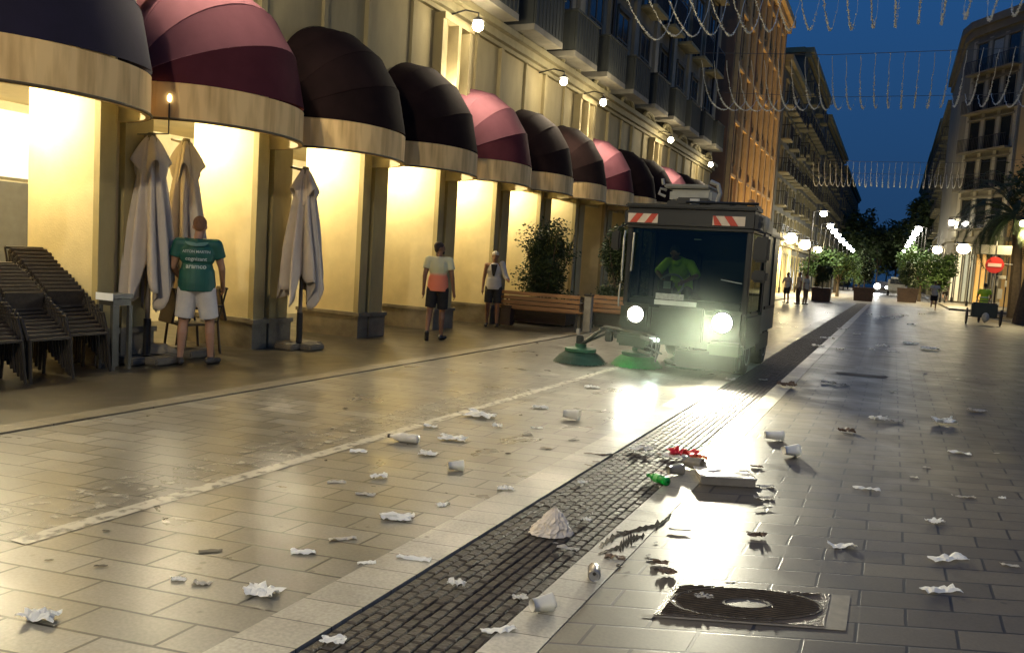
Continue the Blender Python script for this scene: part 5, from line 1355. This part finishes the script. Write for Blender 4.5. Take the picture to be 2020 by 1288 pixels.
q = MB(); q.lathe((bC.x, bC.y + .15, .06), [(.30, 0), (.33, .02), (.33, .05), (.30, .06)], 24); q.build('guard_ring', mat('bright_ring', (.45, .5, .45), .25, metal=.7), sw)
q = MB(); q.bx((SX0 + .9, 11.98, .12), (SX1 - .1, 12.3, .40), bev=.03); q.build('skirt', cabb, sw)
# working lamp below the nose lights the brushes
wk_p = V(swx - .35, 11.86, .50)
MB().box(wk_p, (.16, .04, .05), bev=.01).build('work_lamp', emitter('work_lamp_glow', (.8, 1, .85), 3), sw)
link_light('work_beam', 'SPOT', wk_p + V(0, -.05, -.02), sw, 20, (.75, 1, .85), shadow_soft_size=.04, spot_size=R(150), spot_blend=.7, rot=aim((-.35, -.7, -.8)))

# ================================================================== MANHOLE
mh_m = mat('cast_iron', (.085, .066, .045), .42, .35, 12, metal=.1, bump=.4, bscale=70)
A = V(-.855, 3.585, 0); U = V(.715, .318, 0); W = V(-.0, .425, 0)
mh = thing('manhole_cover', 'ribbed cast iron manhole cover set in the right paving', 'manhole cover', tuple(A + U * .5 + W * .5))
def mp(u, v, z): return A + U * u + W * v + V(0, 0, z)
q = MB(); q._add([mp(0, 0, .001), mp(1, 0, .001), mp(1, 1, .001), mp(0, 1, .001), mp(0, 0, .006), mp(1, 0, .006), mp(1, 1, .006), mp(0, 1, .006)], [(4, 5, 6, 7), (0, 1, 5, 4), (1, 2, 6, 5), (2, 3, 7, 6), (3, 0, 4, 7)])
q.build('frame', mh_m, mh)
q = MB(); pc = mp(.5, .5, 0)
def ring(q, r0, r1, z0, z1, n=48):
    vs = []
    for i in range(n):
        a = 2 * PI * i / n
        for (r, z) in ((r0, z0), (r0, z1), (r1, z1), (r1, z0)):
            vs.append(mp(.5 + r * math.cos(a), .5 + r * math.sin(a), z))
    fs = []
    for i in range(n):
        j = (i + 1) % n
        for k in range(3): fs.append((i * 4 + k, j * 4 + k, j * 4 + k + 1, i * 4 + k + 1))
    q._add(vs, fs)
ring(q, .455, .47, .006, .010); ring(q, .13, .15, .006, .010); q.build('ring', mat('worn_iron', (.06, .048, .033), .65, .3, 12), mh)
q = MB()
for i in range(-14, 26):
    t0 = i * .062
    # diagonal ribs clipped to the lid outside the hub
    seg = []
    for k in range(60):
        u = .03 + .94 * k / 59; v = (u - .5) * 1.0 + t0 - .2
        inside = .03 < v < .97 and math.hypot(u - .5, v - .5) > .16 and not (.44 < math.hypot(u - .5, v - .5) < .48)
        if inside: seg.append((u, v))
        else:
            if len(seg) > 1: q._add([mp(seg[0][0], seg[0][1], .0062), mp(seg[0][0] + .014, seg[0][1], .013), mp(seg[-1][0] + .014, seg[-1][1], .013), mp(seg[-1][0], seg[-1][1], .0062)], [(0, 1, 2, 3)]); q._add([mp(seg[0][0] + .014, seg[0][1], .010), mp(seg[0][0] + .016, seg[0][1] - .001, .0062), mp(seg[-1][0] + .016, seg[-1][1] - .001, .0062), mp(seg[-1][0] + .014, seg[-1][1], .010)], [(0, 1, 2, 3)])
            seg = []
q.build('rib', mat('rib_iron', (.15, .118, .08), .5, .3, 12), mh)
q = MB(); vs = [mp(.5 + .125 * math.cos(a), .5 + .125 * math.sin(a), .0075) for a in [2 * PI * i / 28 for i in range(28)]]; q.face(vs); q.build('hub_plate', mat('worn_hub', (.16, .14, .11), .35, .2, metal=.5), mh)
q = MB(); q._add([mp(1.0, 0, .003), mp(1.13, 0.0, .003), mp(1.13, 1.0, .003), mp(1.0, 1.0, .003)], [(0, 1, 2, 3)]); q._add([mp(-.06, -.06, .003), mp(1.13, -.06, .003), mp(1.13, -.004, .003), mp(-.06, -.004, .003)], [(0, 1, 2, 3)])
q.build('cement_rim', mat('pale_cement', (.17, .15, .115), .6, .25, 10), mh)

# ================================================================== LITTER
def papermat(name, c, tr):
    m = mat(name, c, .8, .06, 30); n, l = m.node_tree.nodes, m.node_tree.links
    t = n.new('ShaderNodeBsdfTranslucent'); t.inputs[0].default_value = c + (1,); x = n.new('ShaderNodeMixShader'); x.inputs[0].default_value = tr
    o = [q for q in n if q.type == 'OUTPUT_MATERIAL'][0]
    l.new(n['Principled BSDF'].outputs[0], x.inputs[1]); l.new(t.outputs[0], x.inputs[2]); l.new(x.outputs[0], o.inputs[0])
    return m
paper = papermat('white_napkin_paper', (.93, .92, .86), .35)
paper2 = papermat('greyish_paper', (.6, .57, .5), .4)
brownp = mat('brown_wrapper', (.13, .085, .05), .6, .35, 20)
darkp = mat('dark_scrap', (.035, .028, .02), .6, .4, 20)
plas = papermat('thin_white_plastic', (.84, .82, .75), .45)
def litter_mesh(kind, L, Wd, H, seed):
    g = random.Random(seed); q = MB(); s = V(g.uniform(0, 50), g.uniform(0, 50), 0)
    if kind == 'crumple':
        # torn, folded sheet: irregular outline with peaks
        n = 14
        def fn(u, v):
            x = (u - .5); y_ = (v - .5)
            a = math.atan2(y_, x); e = 1 + .28 * noise.noise(V(math.cos(a) * 1.6, math.sin(a) * 1.6, seed)) + .12 * noise.noise(V(math.cos(a) * 5, math.sin(a) * 5, seed))
            c = noise.noise(V(u * 3.1, v * 3.1, seed * 1.3)); c2 = noise.noise(V(u * 8, v * 8, seed * 2.3))
            z = H * max(0.02, (.55 * abs(c) * 2.2 + .3 * abs(c2) + .12))
            return (L * x * e + .12 * L * c2, Wd * y_ * e + .12 * L * c, .004 + z)
        q.grid(fn, n, n)
    elif kind == 'flat':
        def fn(u, v):
            e = 1 + .12 * noise.noise(V(u * 4, v * 4, seed))
            return (L * (u - .5) * e, Wd * (v - .5) * e + .10 * Wd * math.sin(u * 5 + seed), .004 + H * abs(noise.noise(V(u * 3, v * 1.5, seed * 1.7))) * 1.8)
        q.grid(fn, 12, 4)
    elif kind == 'bag':
        def fn(u, v):
            a = 2 * PI * u; r = (1 - v) ** .75 * (1 + .22 * noise.noise(V(math.cos(a) * 2, math.sin(a) * 2, v * 3 + seed)) + .10 * noise.noise(V(math.cos(a) * 6, math.sin(a) * 6, v * 6 + seed)))
            cr = .16 * abs(noise.noise(V(math.cos(a) * 3 + v * 2, math.sin(a) * 3, v * 5 + seed))) + .10 * abs(noise.noise(V(math.cos(a) * 9, math.sin(a) * 9 + v * 4, v * 9)))
            r *= 1.12 - 1.5 * cr
            lobe = 1 - .45 * max(0, math.cos(a - 3.3)) ** 2 * (1 - v)
            return (L / 2 * r * math.cos(a) + .06 * v * L, Wd / 2 * r * math.sin(a), .002 + H * (v ** .8) * lobe * (1 - .5 * cr))
        q.grid(fn, 56, 20)
    elif kind == 'cup':
        r0, r1 = Wd * .34, Wd * .5; n = 24
        prof = [(r0, 0), (r0 * 1.08, L * .25), (r1 * .96, L * .9), (r1, L)]
        vs = []
        for (r, x) in prof:
            for k in range(n):
                a = 2 * PI * k / n; vs.append((x - L / 2, r * math.cos(a) * (1 + .12 * math.sin(2 * a + seed)), r1 + r * math.sin(a) * (1 - .10 * math.sin(2 * a + seed))))
        fs = [(i * n + k, i * n + (k + 1) % n, (i + 1) * n + (k + 1) % n, (i + 1) * n + k) for i in range(3) for k in range(n)]
        fs.append(tuple(range(n))); q._add(vs, fs)
    elif kind == 'scrap':
        def fn(u, v):
            return (L * (u - .5), Wd * (v - .5) * (1 - .5 * abs(u - .5)) + .3 * Wd * noise.noise(V(u * 3, seed, 0)), .003 + H * (.4 + .6 * abs(noise.noise(V(u * 4, v * 4, seed)))))
        q.grid(fn, 6, 3)
    return q
NM = {'crumple': ('napkin', 'napkin'), 'flat': ('paper_strip', 'paper'), 'bag': ('plastic_bag', 'plastic bag'), 'cup': ('plastic_cup', 'cup'), 'scrap': ('litter_scrap', 'litter')}
def lit(kind, px, py, wpx, hpx, m, label, rz=None, group=None, name=None, thick=True):
    p = gpt(px, py); D = p.length; k = D / 1600 * 1.0
    L = wpx * k * .98; g = random.Random(int(px * 7 + py)); 
    Hh = hpx * k * .5; Wd = L * .62
    if kind == 'flat': Wd = max(hpx * k * 1.6, L * .22); Hh = min(.02, hpx * k * .5)
    if kind == 'scrap': Wd = L * .4; Hh = min(.018, hpx * k * .4)
    if kind == 'bag': Hh = hpx * k * .92; Wd = L * .8
    if kind == 'cup': L = wpx * k; Wd = hpx * k * .95
    q = litter_mesh(kind, L, Wd, Hh, (int(px) % 37) + (int(py) % 13) * .7)
    me = q.build(name or NM[kind][0], m, world=False, smooth=(kind == 'cup'))
    me.location = p
    me.rotation_euler = (0, 0, R(24) + (g.uniform(-.35, .35) if rz is None else rz))
    if kind != 'scrap' and thick:
        md = me.modifiers.new('t', 'SOLIDIFY'); md.thickness = .0015
    tag(me, label, NM[kind][1], group)
    return me
LT = [
 ('crumple', 77, 1221, 60, 40, paper, 'crumpled white napkin at the lower left corner'),
 ('crumple', 516, 1171, 72, 34, paper, 'crumpled napkin with dark shadow by the pale band, lower left'),
 ('crumple', 352, 1145, 26, 12, paper, 'small white napkin left of the shadowed crumpled one'),
 ('flat', 398, 1152, 34, 10, paper2, 'faint flattened paper beside the small white napkin'),
 ('scrap', 199, 1118, 24, 11, darkp, 'dark brown scrap on the left slabs above the corner napkin'),
 ('scrap', 450, 1102, 15, 6, darkp, 'tiny black scrap on the left slabs'),
 ('scrap', 97, 1106, 15, 5, darkp, 'tiny dark sliver lying on a joint at far left'),
 ('scrap', 415, 1088, 44, 5, darkp, 'thin dark twig on the left slabs'),
 ('flat', 598, 1090, 48, 14, paper, 'white folded paper left of the grate, below the long strip'),
 ('flat', 676, 1064, 56, 9, paper2, 'long pale strip on the slabs left of the grate'),
 ('scrap', 210, 1048, 16, 5, darkp, 'tiny dark piece under the worn painted line'),
 ('crumple', 657, 1266, 46, 22, paper, 'pinkish crumpled napkin on the near end of the grate'),
 ('scrap', 555, 962, 22, 8, brownp, 'small brown scrap below the worn painted line'),
 ('flat', 664, 952, 38, 8, paper2, 'flat pale paper left of the crumpled napkin ball'),
 ('crumple', 1168, 766, 28, 12, paper, 'white napkin in front of the left brush'),
 ('crumple', 1066, 806, 30, 16, paper, 'bright napkin between the brushes and the white cup'),
 ('cup', 1127, 828, 32, 24, plas, 'white cup lying upright on the slabs before the sweeper'),
 ('crumple', 945, 822, 62, 24, paper, 'large spread white napkin at the end of the painted line'),
 ('scrap', 961, 810, 20, 7, darkp, 'dark scrap right behind the large spread napkin'),
 ('crumple', 849, 843, 26, 14, paper, 'small napkin touching the painted line'),
 ('crumple', 981, 843, 20, 18, paper, 'small upright napkin right of the large spread one'),
 ('crumple', 893, 868, 52, 20, paper, 'long crumpled napkin right of the lying bottle'),
 ('crumple', 844, 898, 36, 18, paper, 'bright folded napkin below the lying bottle'),
 ('cup', 899, 928, 30, 22, plas, 'crushed white cup in the middle of the left slabs'),
 ('crumple', 748, 943, 32, 20, paper, 'crumpled napkin ball with dark underside on the left slabs'),
 ('flat', 707, 892, 34, 8, paper, 'small white strip near the painted line'),
 ('crumple', 997, 966, 32, 16, paper, 'napkin at the edge of the pale band left of the grate'),
 ('flat', 874, 997, 28, 12, paper, 'small square paper above the long dark shadowed napkin'),
 ('crumple', 783, 1023, 64, 22, paper, 'long napkin with dark shadow on the slabs left of the grate'),
 ('flat', 721, 976, 40, 8, paper2, 'rolled pale strip pointing at the crushed cup'),
 ('flat', 723, 1111, 38, 9, paper, 'narrow paper at the edge of the pale band'),
 ('flat', 817, 1103, 72, 12, paper, 'wet torn paper spread on the pale band left of the grate'),
 ('crumple', 901, 1155, 36, 28, paper, 'v shaped torn napkin on the grate'),
 ('crumple', 1157, 1027, 20, 12, paper, 'small napkin right of the big plastic bag'),
 ('flat', 1120, 1083, 46, 9, paper2, 'pale strip across the right edge of the grate'),
 ('flat', 1213, 1101, 42, 12, brownp, 'brown wrapper strip above the drinks can'),
 ('flat', 983, 1245, 74, 16, paper, 'long white strip at the bottom right of the grate'),
 ('crumple', 1025, 1180, 30, 14, plas, 'clear plastic scrap left of the crushed cup near the grate'),
 ('crumple', 1264, 890, 48, 24, paper, 'large bright napkin on the grate left of the red packet'),
 ('crumple', 1148, 953, 18, 9, paper, 'tiny napkin on the grate'),
 ('scrap', 1077, 885, 24, 8, brownp, 'brown scrap on the slabs left of the band'),
 ('scrap', 1132, 870, 24, 6, darkp, 'thin dark scrap behind the brown one'),
 ('scrap', 1162, 896, 22, 8, brownp, 'dark brown scrap on the pale band'),
 ('flat', 1200, 898, 36, 6, darkp, 'dark strip on the bright end of the pale band'),
 ('flat', 1059, 845, 24, 6, paper, 'thin paper below the upright small napkin'),
 ('flat', 1040, 858, 24, 5, paper2, 'second thin paper below the upright small napkin'),
 ('crumple', 1440, 751, 18, 12, paper, 'napkin at the right front corner of the sweeper'),
 ('flat', 1505, 750, 16, 6, paper2, 'flat paper beside the sweeper wheel'),
 ('scrap', 1504, 1003, 42, 16, darkp, 'dark flattened packet right of the clear box'),
 ('crumple', 1492, 922, 22, 10, brownp, 'torn brown corner right above the clear box'),
 ('flat', 1506, 960, 46, 7, paper2, 'thin film right of the clear box'),
 ('flat', 1508, 983, 40, 8, paper2, 'pale film above the dark flattened packet'),
 ('crumple', 1492, 1058, 34, 18, brownp, 'curled wrapper below the dark packet'),
 ('scrap', 1342, 1048, 46, 16, darkp, 'torn dark leaf left of the bright reflection'),
 ('crumple', 1303, 1111, 30, 12, brownp, 'brown curled scrap above the manhole, upper one'),
 ('crumple', 1318, 1131, 34, 16, brownp, 'paler brown curled wrapper just above the manhole corner'),
 ('scrap', 1444, 1152, 26, 9, darkp, 'small dark piece at the rear edge of the manhole'),
 ('flat', 1661, 1078, 54, 13, paper, 'white torn strip on the dark slabs behind the manhole'),
 ('flat', 1871, 1103, 76, 14, paper, 'long white paper like a fish on the dark right slabs'),
 ('flat', 1992, 1116, 28, 6, paper2, 'thin strip at the right edge of the photo'),
 ('flat', 1855, 1165, 70, 14, paper, 'clean rectangular white strip right of the manhole'),
 ('flat', 1709, 965, 48, 8, paper, 'white lozenge strip on the dark right slabs'),
 ('crumple', 1846, 1030, 30, 10, paper, 'small pointed napkin behind the fish shaped paper'),
 ('flat', 1803, 942, 14, 5, paper2, 'tiny pale chip behind the lozenge strip'),
 ('flat', 1905, 981, 34, 5, paper2, 'thin pale line of paper at right'),
 ('crumple', 1976, 984, 11, 9, paper, 'tiny white ball near the right edge'),
 ('flat', 1892, 894, 36, 9, paper, 'folded white paper right of the dark slabs centre'),
 ('crumple', 1862, 835, 36, 24, paper, 'upright crumpled napkin, right one of the far right pair'),
 ('crumple', 1735, 829, 34, 18, paper, 'left peak of the double napkin on the dark slabs'),
 ('crumple', 1766, 832, 26, 12, paper2, 'right half of the double napkin on the dark slabs'),
 ('crumple', 1669, 853, 28, 16, brownp, 'brown crumpled packet left of the double napkin'),
 ('crumple', 1928, 812, 26, 10, paper2, 'grey napkin behind the upright crumpled one'),
 ('crumple', 1634, 756, 24, 10, paper2, 'greyish napkin right of the grate near the sweeper'),
 ('flat', 1666, 760, 20, 5, paper2, 'short pale strip beside the greyish napkin'),
 ('crumple', 1552, 762, 34, 20, brownp, 'brown crumpled carton on the right border band'),
 ('crumple', 1388, 1178, 34, 12, paper2, 'wet napkin lying on the manhole cover'),
 ('crumple', 1615, 684, 22, 8, paper, 'nearer napkin right of the grate far ahead'),
 ('crumple', 1657, 691, 14, 9, paper, 'small napkin beyond the sweeper on the right slabs'),
 ('crumple', 1741, 684, 20, 10, paper, 'round napkin beyond the sweeper in mid street'),
 ('flat', 1763, 694, 20, 5, paper, 'thin paper beside the round far napkin'),
 ('crumple', 1798, 679, 24, 8, paper, 'bright flat napkin farther right in mid street'),
 ('crumple', 1833, 690, 30, 11, paper, 'bright wide napkin on the far right slabs'),
 ('crumple', 1632, 668, 22, 8, paper, 'pair of leaves of paper near the far border band'),
 ('scrap', 1700, 740, 90, 4, darkp, 'long dark crack of dirt right of the sweeper'),
]
for t_ in LT: lit(*t_)
for i, (px_, py_, w_) in enumerate([(1743, 626, 16), (1757, 626, 14), (1774, 624, 16), (1785, 623, 10), (1818, 621, 12), (1715, 621, 9), (1798, 641, 14), (1662, 650, 16), (1732, 629, 12), (1765, 629, 14), (1690, 660, 12), (1720, 690, 10)]):
    lit('crumple', px_, py_, w_, 5, paper, 'tiny white paper far down the street among many alike', group='far scattered papers')
# small crumbs of litter all over the near paving
def crumbs(lb, box, n, m, sz, seed, grp):
    g = random.Random(seed)
    for i in range(n):
        px_, py_ = g.uniform(box[0], box[2]), g.uniform(box[1], box[3])
        o = lit('scrap' if i % 3 else 'crumple', px_, py_, g.uniform(*sz), 3, m, lb, group=grp, rz=g.uniform(0, 3))
crumbs('tiny pale crumb of litter on the drain strip', (1050, 930, 1250, 1080), 10, paper2, (6, 12), 1, 'pale crumbs on the drain strip')
crumbs('tiny dark crumb of litter around the torn dark streak', (1170, 1000, 1300, 1130), 10, darkp, (8, 22), 2, 'dark crumbs by the streak')
crumbs('tiny dark fleck on the left slabs', (500, 800, 1100, 1000), 12, darkp, (6, 13), 3, 'dark flecks on the left slabs')
crumbs('tiny brown crumb around the red packet', (1150, 890, 1320, 960), 12, brownp, (8, 20), 4, 'brown crumbs by the red packet')
crumbs('tiny pale crumb on the dark right slabs', (1560, 700, 1990, 1000), 8, paper2, (7, 14), 5, 'pale crumbs on the right slabs')
# bigger single pieces
bg_ = lit('bag', 1086, 1050, 84, 58, mat('translucent_bag', (.66, .58, .47), .5, .1, 9, bump=.6, bscale=30), 'large crumpled beige plastic bag heaped on the grate', rz=.2)
c_ = lit('cup', 1068, 1207, 46, 38, plas, 'crushed white cup beside the near right edge of the grate', rz=.5)
c_ = lit('cup', 1526, 868, 34, 20, paper, 'white paper cup lying behind its twin, right of the bright reflection', rz=.0, name='paper_cup')
c_ = lit('cup', 1558, 900, 33, 25, paper, 'nearer white paper cup casting a dark shadow, right of the reflection', rz=.4, name='paper_cup')
# clear bottle lying on its side
def bottle(lb, px_, py_, L, r, m, capm, rz):
    p = gpt(px_, py_); o = thing('bottle', lb, 'bottle', tuple(p), rz)
    q = MB(); pf = [(.01, 0), (r * .8, 0), (r, .012), (r, L * .30), (r * .93, L * .36), (r, L * .42), (r, L * .62), (r * .7, L * .78), (r * .36, L * .88), (r * .34, L * .95), (.01, L * .952)]
    vs = []; n = 20
    for (rr_, x) in pf:
        for k in range(n):
            a = 2 * PI * k / n; vs.append((x - L / 2, rr_ * math.cos(a), r + rr_ * math.sin(a)))
    q._add(vs, [(i * n + k, i * n + (k + 1) % n, (i + 1) * n + (k + 1) % n, (i + 1) * n + k) for i in range(len(pf) - 1) for k in range(n)])
    q.build('body', m, o, world=False, smooth=True)
    q = MB(); q.lathe((L / 2 * .9 + .0, 0, r), [(r * .40, 0), (r * .42, .003), (r * .42, L * .07), (r * .40, L * .075)], 14, 'X'); q.build('cap', capm, o, world=False)
    q = MB(); q.lathe((-L * .08, 0, r), [(r * 1.012, 0), (r * 1.012, L * .18)], 20, 'X'); q.build('label_band', m if capm is darkp else mat('green_label', (.10, .45, .12), .4), o, world=False)
    return o
bottle('clear plastic bottle with dark cap lying by the painted line', 796, 872, .27, .04, mat('milky_plastic', (.62, .58, .48), .25, .1, 20), darkp, R(190))
bottle('bright green plastic bottle lying on the right edge of the grate', 1297, 952, .21, .033, mat('bright_green_plastic', (.01, .42, .05), .15, .1, 20, trans=.5), mat('green_cap', (.02, .12, .03), .4), R(150))
# drinks can standing slightly tipped
p = gpt(1171, 1140); cn = thing('drinks_can', 'silver white drinks can lying end-on right of the grate', 'can', tuple(p), R(-70))
q = MB(); q.lathe((0, 0, .033), [(.024, -.055), (.031, -.050), (.033, -.04), (.033, .04), (.031, .050), (.026, .056)], 24, 'X'); q.build('body', mat('can_paint', (.45, .43, .38), .25, .0, 3, metal=.5, col2=(.10, .07, .05)), cn, world=False, smooth=True)
q = MB(); q.lathe((0, 0, .033), [(.0245, .0565), (.0265, .058), (.0265, .0575), (.02, .0568)], 24, 'X'); q.build('rim', mat('aluminium', (.6, .6, .58), .25, metal=.9), cn, world=False)
q = MB(); q.lathe((0, 0, .045), [(.002, .058), (.009, .0582), (.009, .0586), (.002, .0588)], 12, 'X'); q.build('mouth_hole', darkp, cn, world=False)
# red packet with orange scraps
p = gpt(1350, 902); rdp = thing('snack_packet', 'crumpled red packet with orange and white torn bits on the grate edge', 'packet', tuple(p), R(20))
def crum(nm, L, W_, H, seed, m, off):
    q = litter_mesh('crumple', L, W_, H, seed); q.v = [(x + off[0], y + off[1], z + off[2]) for x, y, z in q.v]; o = q.build(nm, m, rdp, world=False); md = o.modifiers.new('t', 'SOLIDIFY'); md.thickness = .002
crum('packet_foil', .24, .17, .075, 3, mat('red_foil', (.55, .015, .015), .3, .15, 20), (0, .02, .01)); crum('orange_flap', .13, .10, .05, 11, mat('orange_foil', (.60, .16, .04), .35, .2, 20), (.11, -.06, 0)); crum('white_flap', .2, .07, .03, 21, paper, (-.09, -.04, 0))
# clear food box
p = gpt(1428, 948); bxo = thing('food_box', 'large translucent food box with upright dark side in the bright reflection', 'box', tuple(p), R(24))
tr_m = mat('translucent_box', (.34, .31, .26), .25, .15, 8, trans=.25); L_, W_, H_ = .40, .26, .06
q = MB()
for i, (a_, b_) in enumerate([((-L_ / 2, -W_ / 2), (L_ / 2, -W_ / 2)), ((L_ / 2, -W_ / 2), (L_ / 2 * .94, W_ / 2)), ((L_ / 2 * .94, W_ / 2), (-L_ / 2 * .96, W_ / 2)), ((-L_ / 2 * .96, W_ / 2), (-L_ / 2, -W_ / 2))]):
    q._add([(a_[0], a_[1], .002), (b_[0], b_[1], .002), (b_[0] * 1.04, b_[1] * 1.06, H_), (a_[0] * 1.04, a_[1] * 1.06, H_)], [(0, 1, 2, 3)])
q._add([(-L_ / 2, -W_ / 2, .003), (L_ / 2, -W_ / 2, .003), (L_ / 2 * .94, W_ / 2, .003), (-L_ / 2 * .96, W_ / 2, .003)], [(0, 1, 2, 3)])
o = q.build('tray', tr_m, bxo, world=False); md = o.modifiers.new('t', 'SOLIDIFY'); md.thickness = .003
q = MB(); q.grid(lambda u, v: ((u - .5) * L_ * 1.06, (v - .5) * W_ * 1.08 , H_ + .004 + .012 * noise.noise(V(u * 4, v * 4, 3))), 12, 8); o = q.build('lid', mat('cloudy_lid', (.45, .42, .36), .3, .15, 9), bxo, world=False); md = o.modifiers.new('t', 'SOLIDIFY'); md.thickness = .003
q = MB(); q.tube([(-L_ / 2 * 1.04, -W_ / 2 * 1.06, H_ + .002), (L_ / 2 * 1.04, -W_ / 2 * 1.06, H_ + .002), (L_ / 2, W_ / 2 * 1.06, H_ + .002)], .006, 6); q.build('rim', plas, bxo, world=False)
c_ = lit('cup', 1330, 938, 34, 26, mat('clear_cup_plastic', (.4, .37, .3), .15, .1, trans=.5), 'clear plastic cup lying between the green bottle and the food box', rz=.5)
c_ = lit('cup', 1365, 925, 40, 26, mat('clear_cup_plastic', (.4, .37, .3), .15, .1, trans=.5), 'crushed clear plastic cup touching the red packet', rz=-.6)
# wet dirty streaks on the slabs beside the grate
g = random.Random(5)
wet = mat('wet_dirt', (.02, .016, .012), .15, .3, 20)
def streak(lb, pts, wpx, seed):
    q = MB(); L_ = []; R_ = []
    gg = random.Random(seed); N = 26
    for i in range(N + 1):
        t = i / N * (len(pts) - 1); k = min(int(t), len(pts) - 2); f = t - k
        px_ = pts[k][0] * (1 - f) + pts[k + 1][0] * f; py_ = pts[k][1] * (1 - f) + pts[k + 1][1] * f
        w_ = wpx * (.25 + .9 * abs(noise.noise(V(i * .5, seed, 0))) * 2) * math.sin(PI * (i + .3) / (N + .6)) ** .4
        a = gpt(px_, py_ - w_ / 2, .0055); b = gpt(px_ + gg.uniform(-2, 2), py_ + w_ / 2, .0055)
        L_.append(a); R_.append(b)
    n = len(L_)
    q._add(L_ + R_, [(i, i + 1, n + i + 1, n + i) for i in range(n - 1)])
    o = q.build('wet_dirt_streak', wet); tag(o, lb, 'dirt')
streak('upper long jagged wet dirt streak from the grate to the bright reflection', [(1182, 1078), (1215, 1056), (1262, 1043), (1300, 1035), (1326, 1014)], 24, 1)
streak('lower shorter jagged wet dirt streak beside the grate', [(1180, 1092), (1225, 1078), (1245, 1062), (1272, 1056)], 26, 7)

# ================================================================== FESTOON LIGHTS
gar_m = mat('unlit_festoon_tinsel', (.85, .84, .72), .5, .2, 30)
cab_m = mat('festoon_cable', (.12, .11, .09), .6)
def garland(lb, yl, n, x0, x1, zl, span, hi, bi, seed, back):
    o = thing('festoon_lights', lb, 'string lights', (0, yl, zl))
    g = random.Random(seed)
    c = MB()
    zt = zl + hi
    c.tube([(-8.6, yl - span, zt + .4), (-3, yl - span, zt + .05), (3, yl - span, zt), (9, yl - span, zt + .4)], .012, 5)
    c.tube([(-8.6, yl + back, zt + .4), (-3, yl + back, zt + .05), (3, yl + back, zt), (9, yl + back, zt + .4)], .012, 5)
    c.build('cable', cab_m, o)
    for i in range(n):
        x = x0 + (x1 - x0) * i / (n - 1)
        q = MB(); pts = []
        dz = g.uniform(-.06, .06); N = 26
        for k in range(N + 1):
            t = k / N
            y_ = yl - span + (span + back) * t
            u = (y_ - yl) / (span if y_ < yl else back)
            z = zl + dz + hi * (u * u) * (.55 + .45 * abs(u))
            pts.append(V(x + .02 * math.sin(k * 2.1 + i), y_, z))
        q.tube(pts, bi * .35, 5)
        # tufts: dense tinsel close to the low point
        for k in range(150):
            u = g.gauss(0, .33); u = max(-1, min(1, u)); y_ = yl + u * (span if u < 0 else back); z = zl + dz + hi * (u * u) * (.55 + .45 * abs(u))
            c0 = V(x, y_, z); d = V(g.gauss(0, 1), g.gauss(0, 1), g.gauss(0, 1)).normalized() * bi * g.uniform(.8, 1.9); e_ = d.cross(V(g.random(), g.random(), g.random())).normalized() * bi * .35
            q._add([c0 - d - e_, c0 + d - e_, c0 + d + e_, c0 - d + e_], [(0, 1, 2, 3)])
        q.build('light_string', gar_m, o)
garland('nearest row of hanging festoon strings across the top of the photo', 24.3, 23, -7.3, 5.0, 8.5, 5.5, 2.4, .027, 1, 3.0)
garland('second row of hanging festoon strings over the middle of the street', 37.2, 27, -8.0, 5.2, 8.9, 3.0, 1.2, .030, 2, 5.0)
garland('third small row of hanging festoon strings far down the street', 64.5, 26, -5.9, 3.6, 8.3, 3.0, 1.3, .026, 3, 4.0)

# ================================================================== DUST in front of the sweeper
dm = bpy.data.materials.new('dust_cloud'); dm.use_nodes = True
n_, l_ = dm.node_tree.nodes, dm.node_tree.links
for x in list(n_): n_.remove(x)
o_ = n_.new('ShaderNodeOutputMaterial'); pv = n_.new('ShaderNodeVolumePrincipled'); pv.inputs['Color'].default_value = (.72, .86, .72, 1); pv.inputs['Anisotropy'].default_value = .3
pv.inputs['Density'].default_value = .0
t_ = n_.new('ShaderNodeTexCoord'); s_ = n_.new('ShaderNodeVectorMath'); s_.operation = 'LENGTH'
mp_ = n_.new('ShaderNodeMapping'); mp_.inputs['Scale'].default_value = (1 / 1.5, 1 / 1.6, 1 / 1.35); l_.new(t_.outputs['Object'], mp_.inputs[0]); l_.new(mp_.outputs[0], s_.inputs[0])
mr = n_.new('ShaderNodeMapRange'); mr.interpolation_type = 'SMOOTHSTEP'; mr.inputs['From Min'].default_value = 1.0; mr.inputs['From Max'].default_value = .1; mr.inputs['To Min'].default_value = 0; mr.inputs['To Max'].default_value = .06; l_.new(s_.outputs['Value'], mr.inputs[0])
nz_ = n_.new('ShaderNodeTexNoise'); nz_.inputs['Scale'].default_value = 1.6; nz_.inputs['Detail'].default_value = 3; l_.new(t_.outputs['Object'], nz_.inputs['Vector'])
ml_ = n_.new('ShaderNodeMath'); ml_.operation = 'MULTIPLY'; l_.new(mr.outputs[0], ml_.inputs[0]); l_.new(nz_.outputs['Fac'], ml_.inputs[1]); l_.new(ml_.outputs[0], pv.inputs['Density'])
l_.new(pv.outputs[0], o_.inputs['Volume'])

du = MB(); du.bx((-1.5, -1.6, -.5), (1.5, 1.6, 1.35))
do = du.build('dust_cloud', dm); do.location = (-2.7, 10.75, .51)
tag(do, 'thin dust cloud hanging before the sweeper headlamps', 'dust'); do['kind'] = 'stuff'
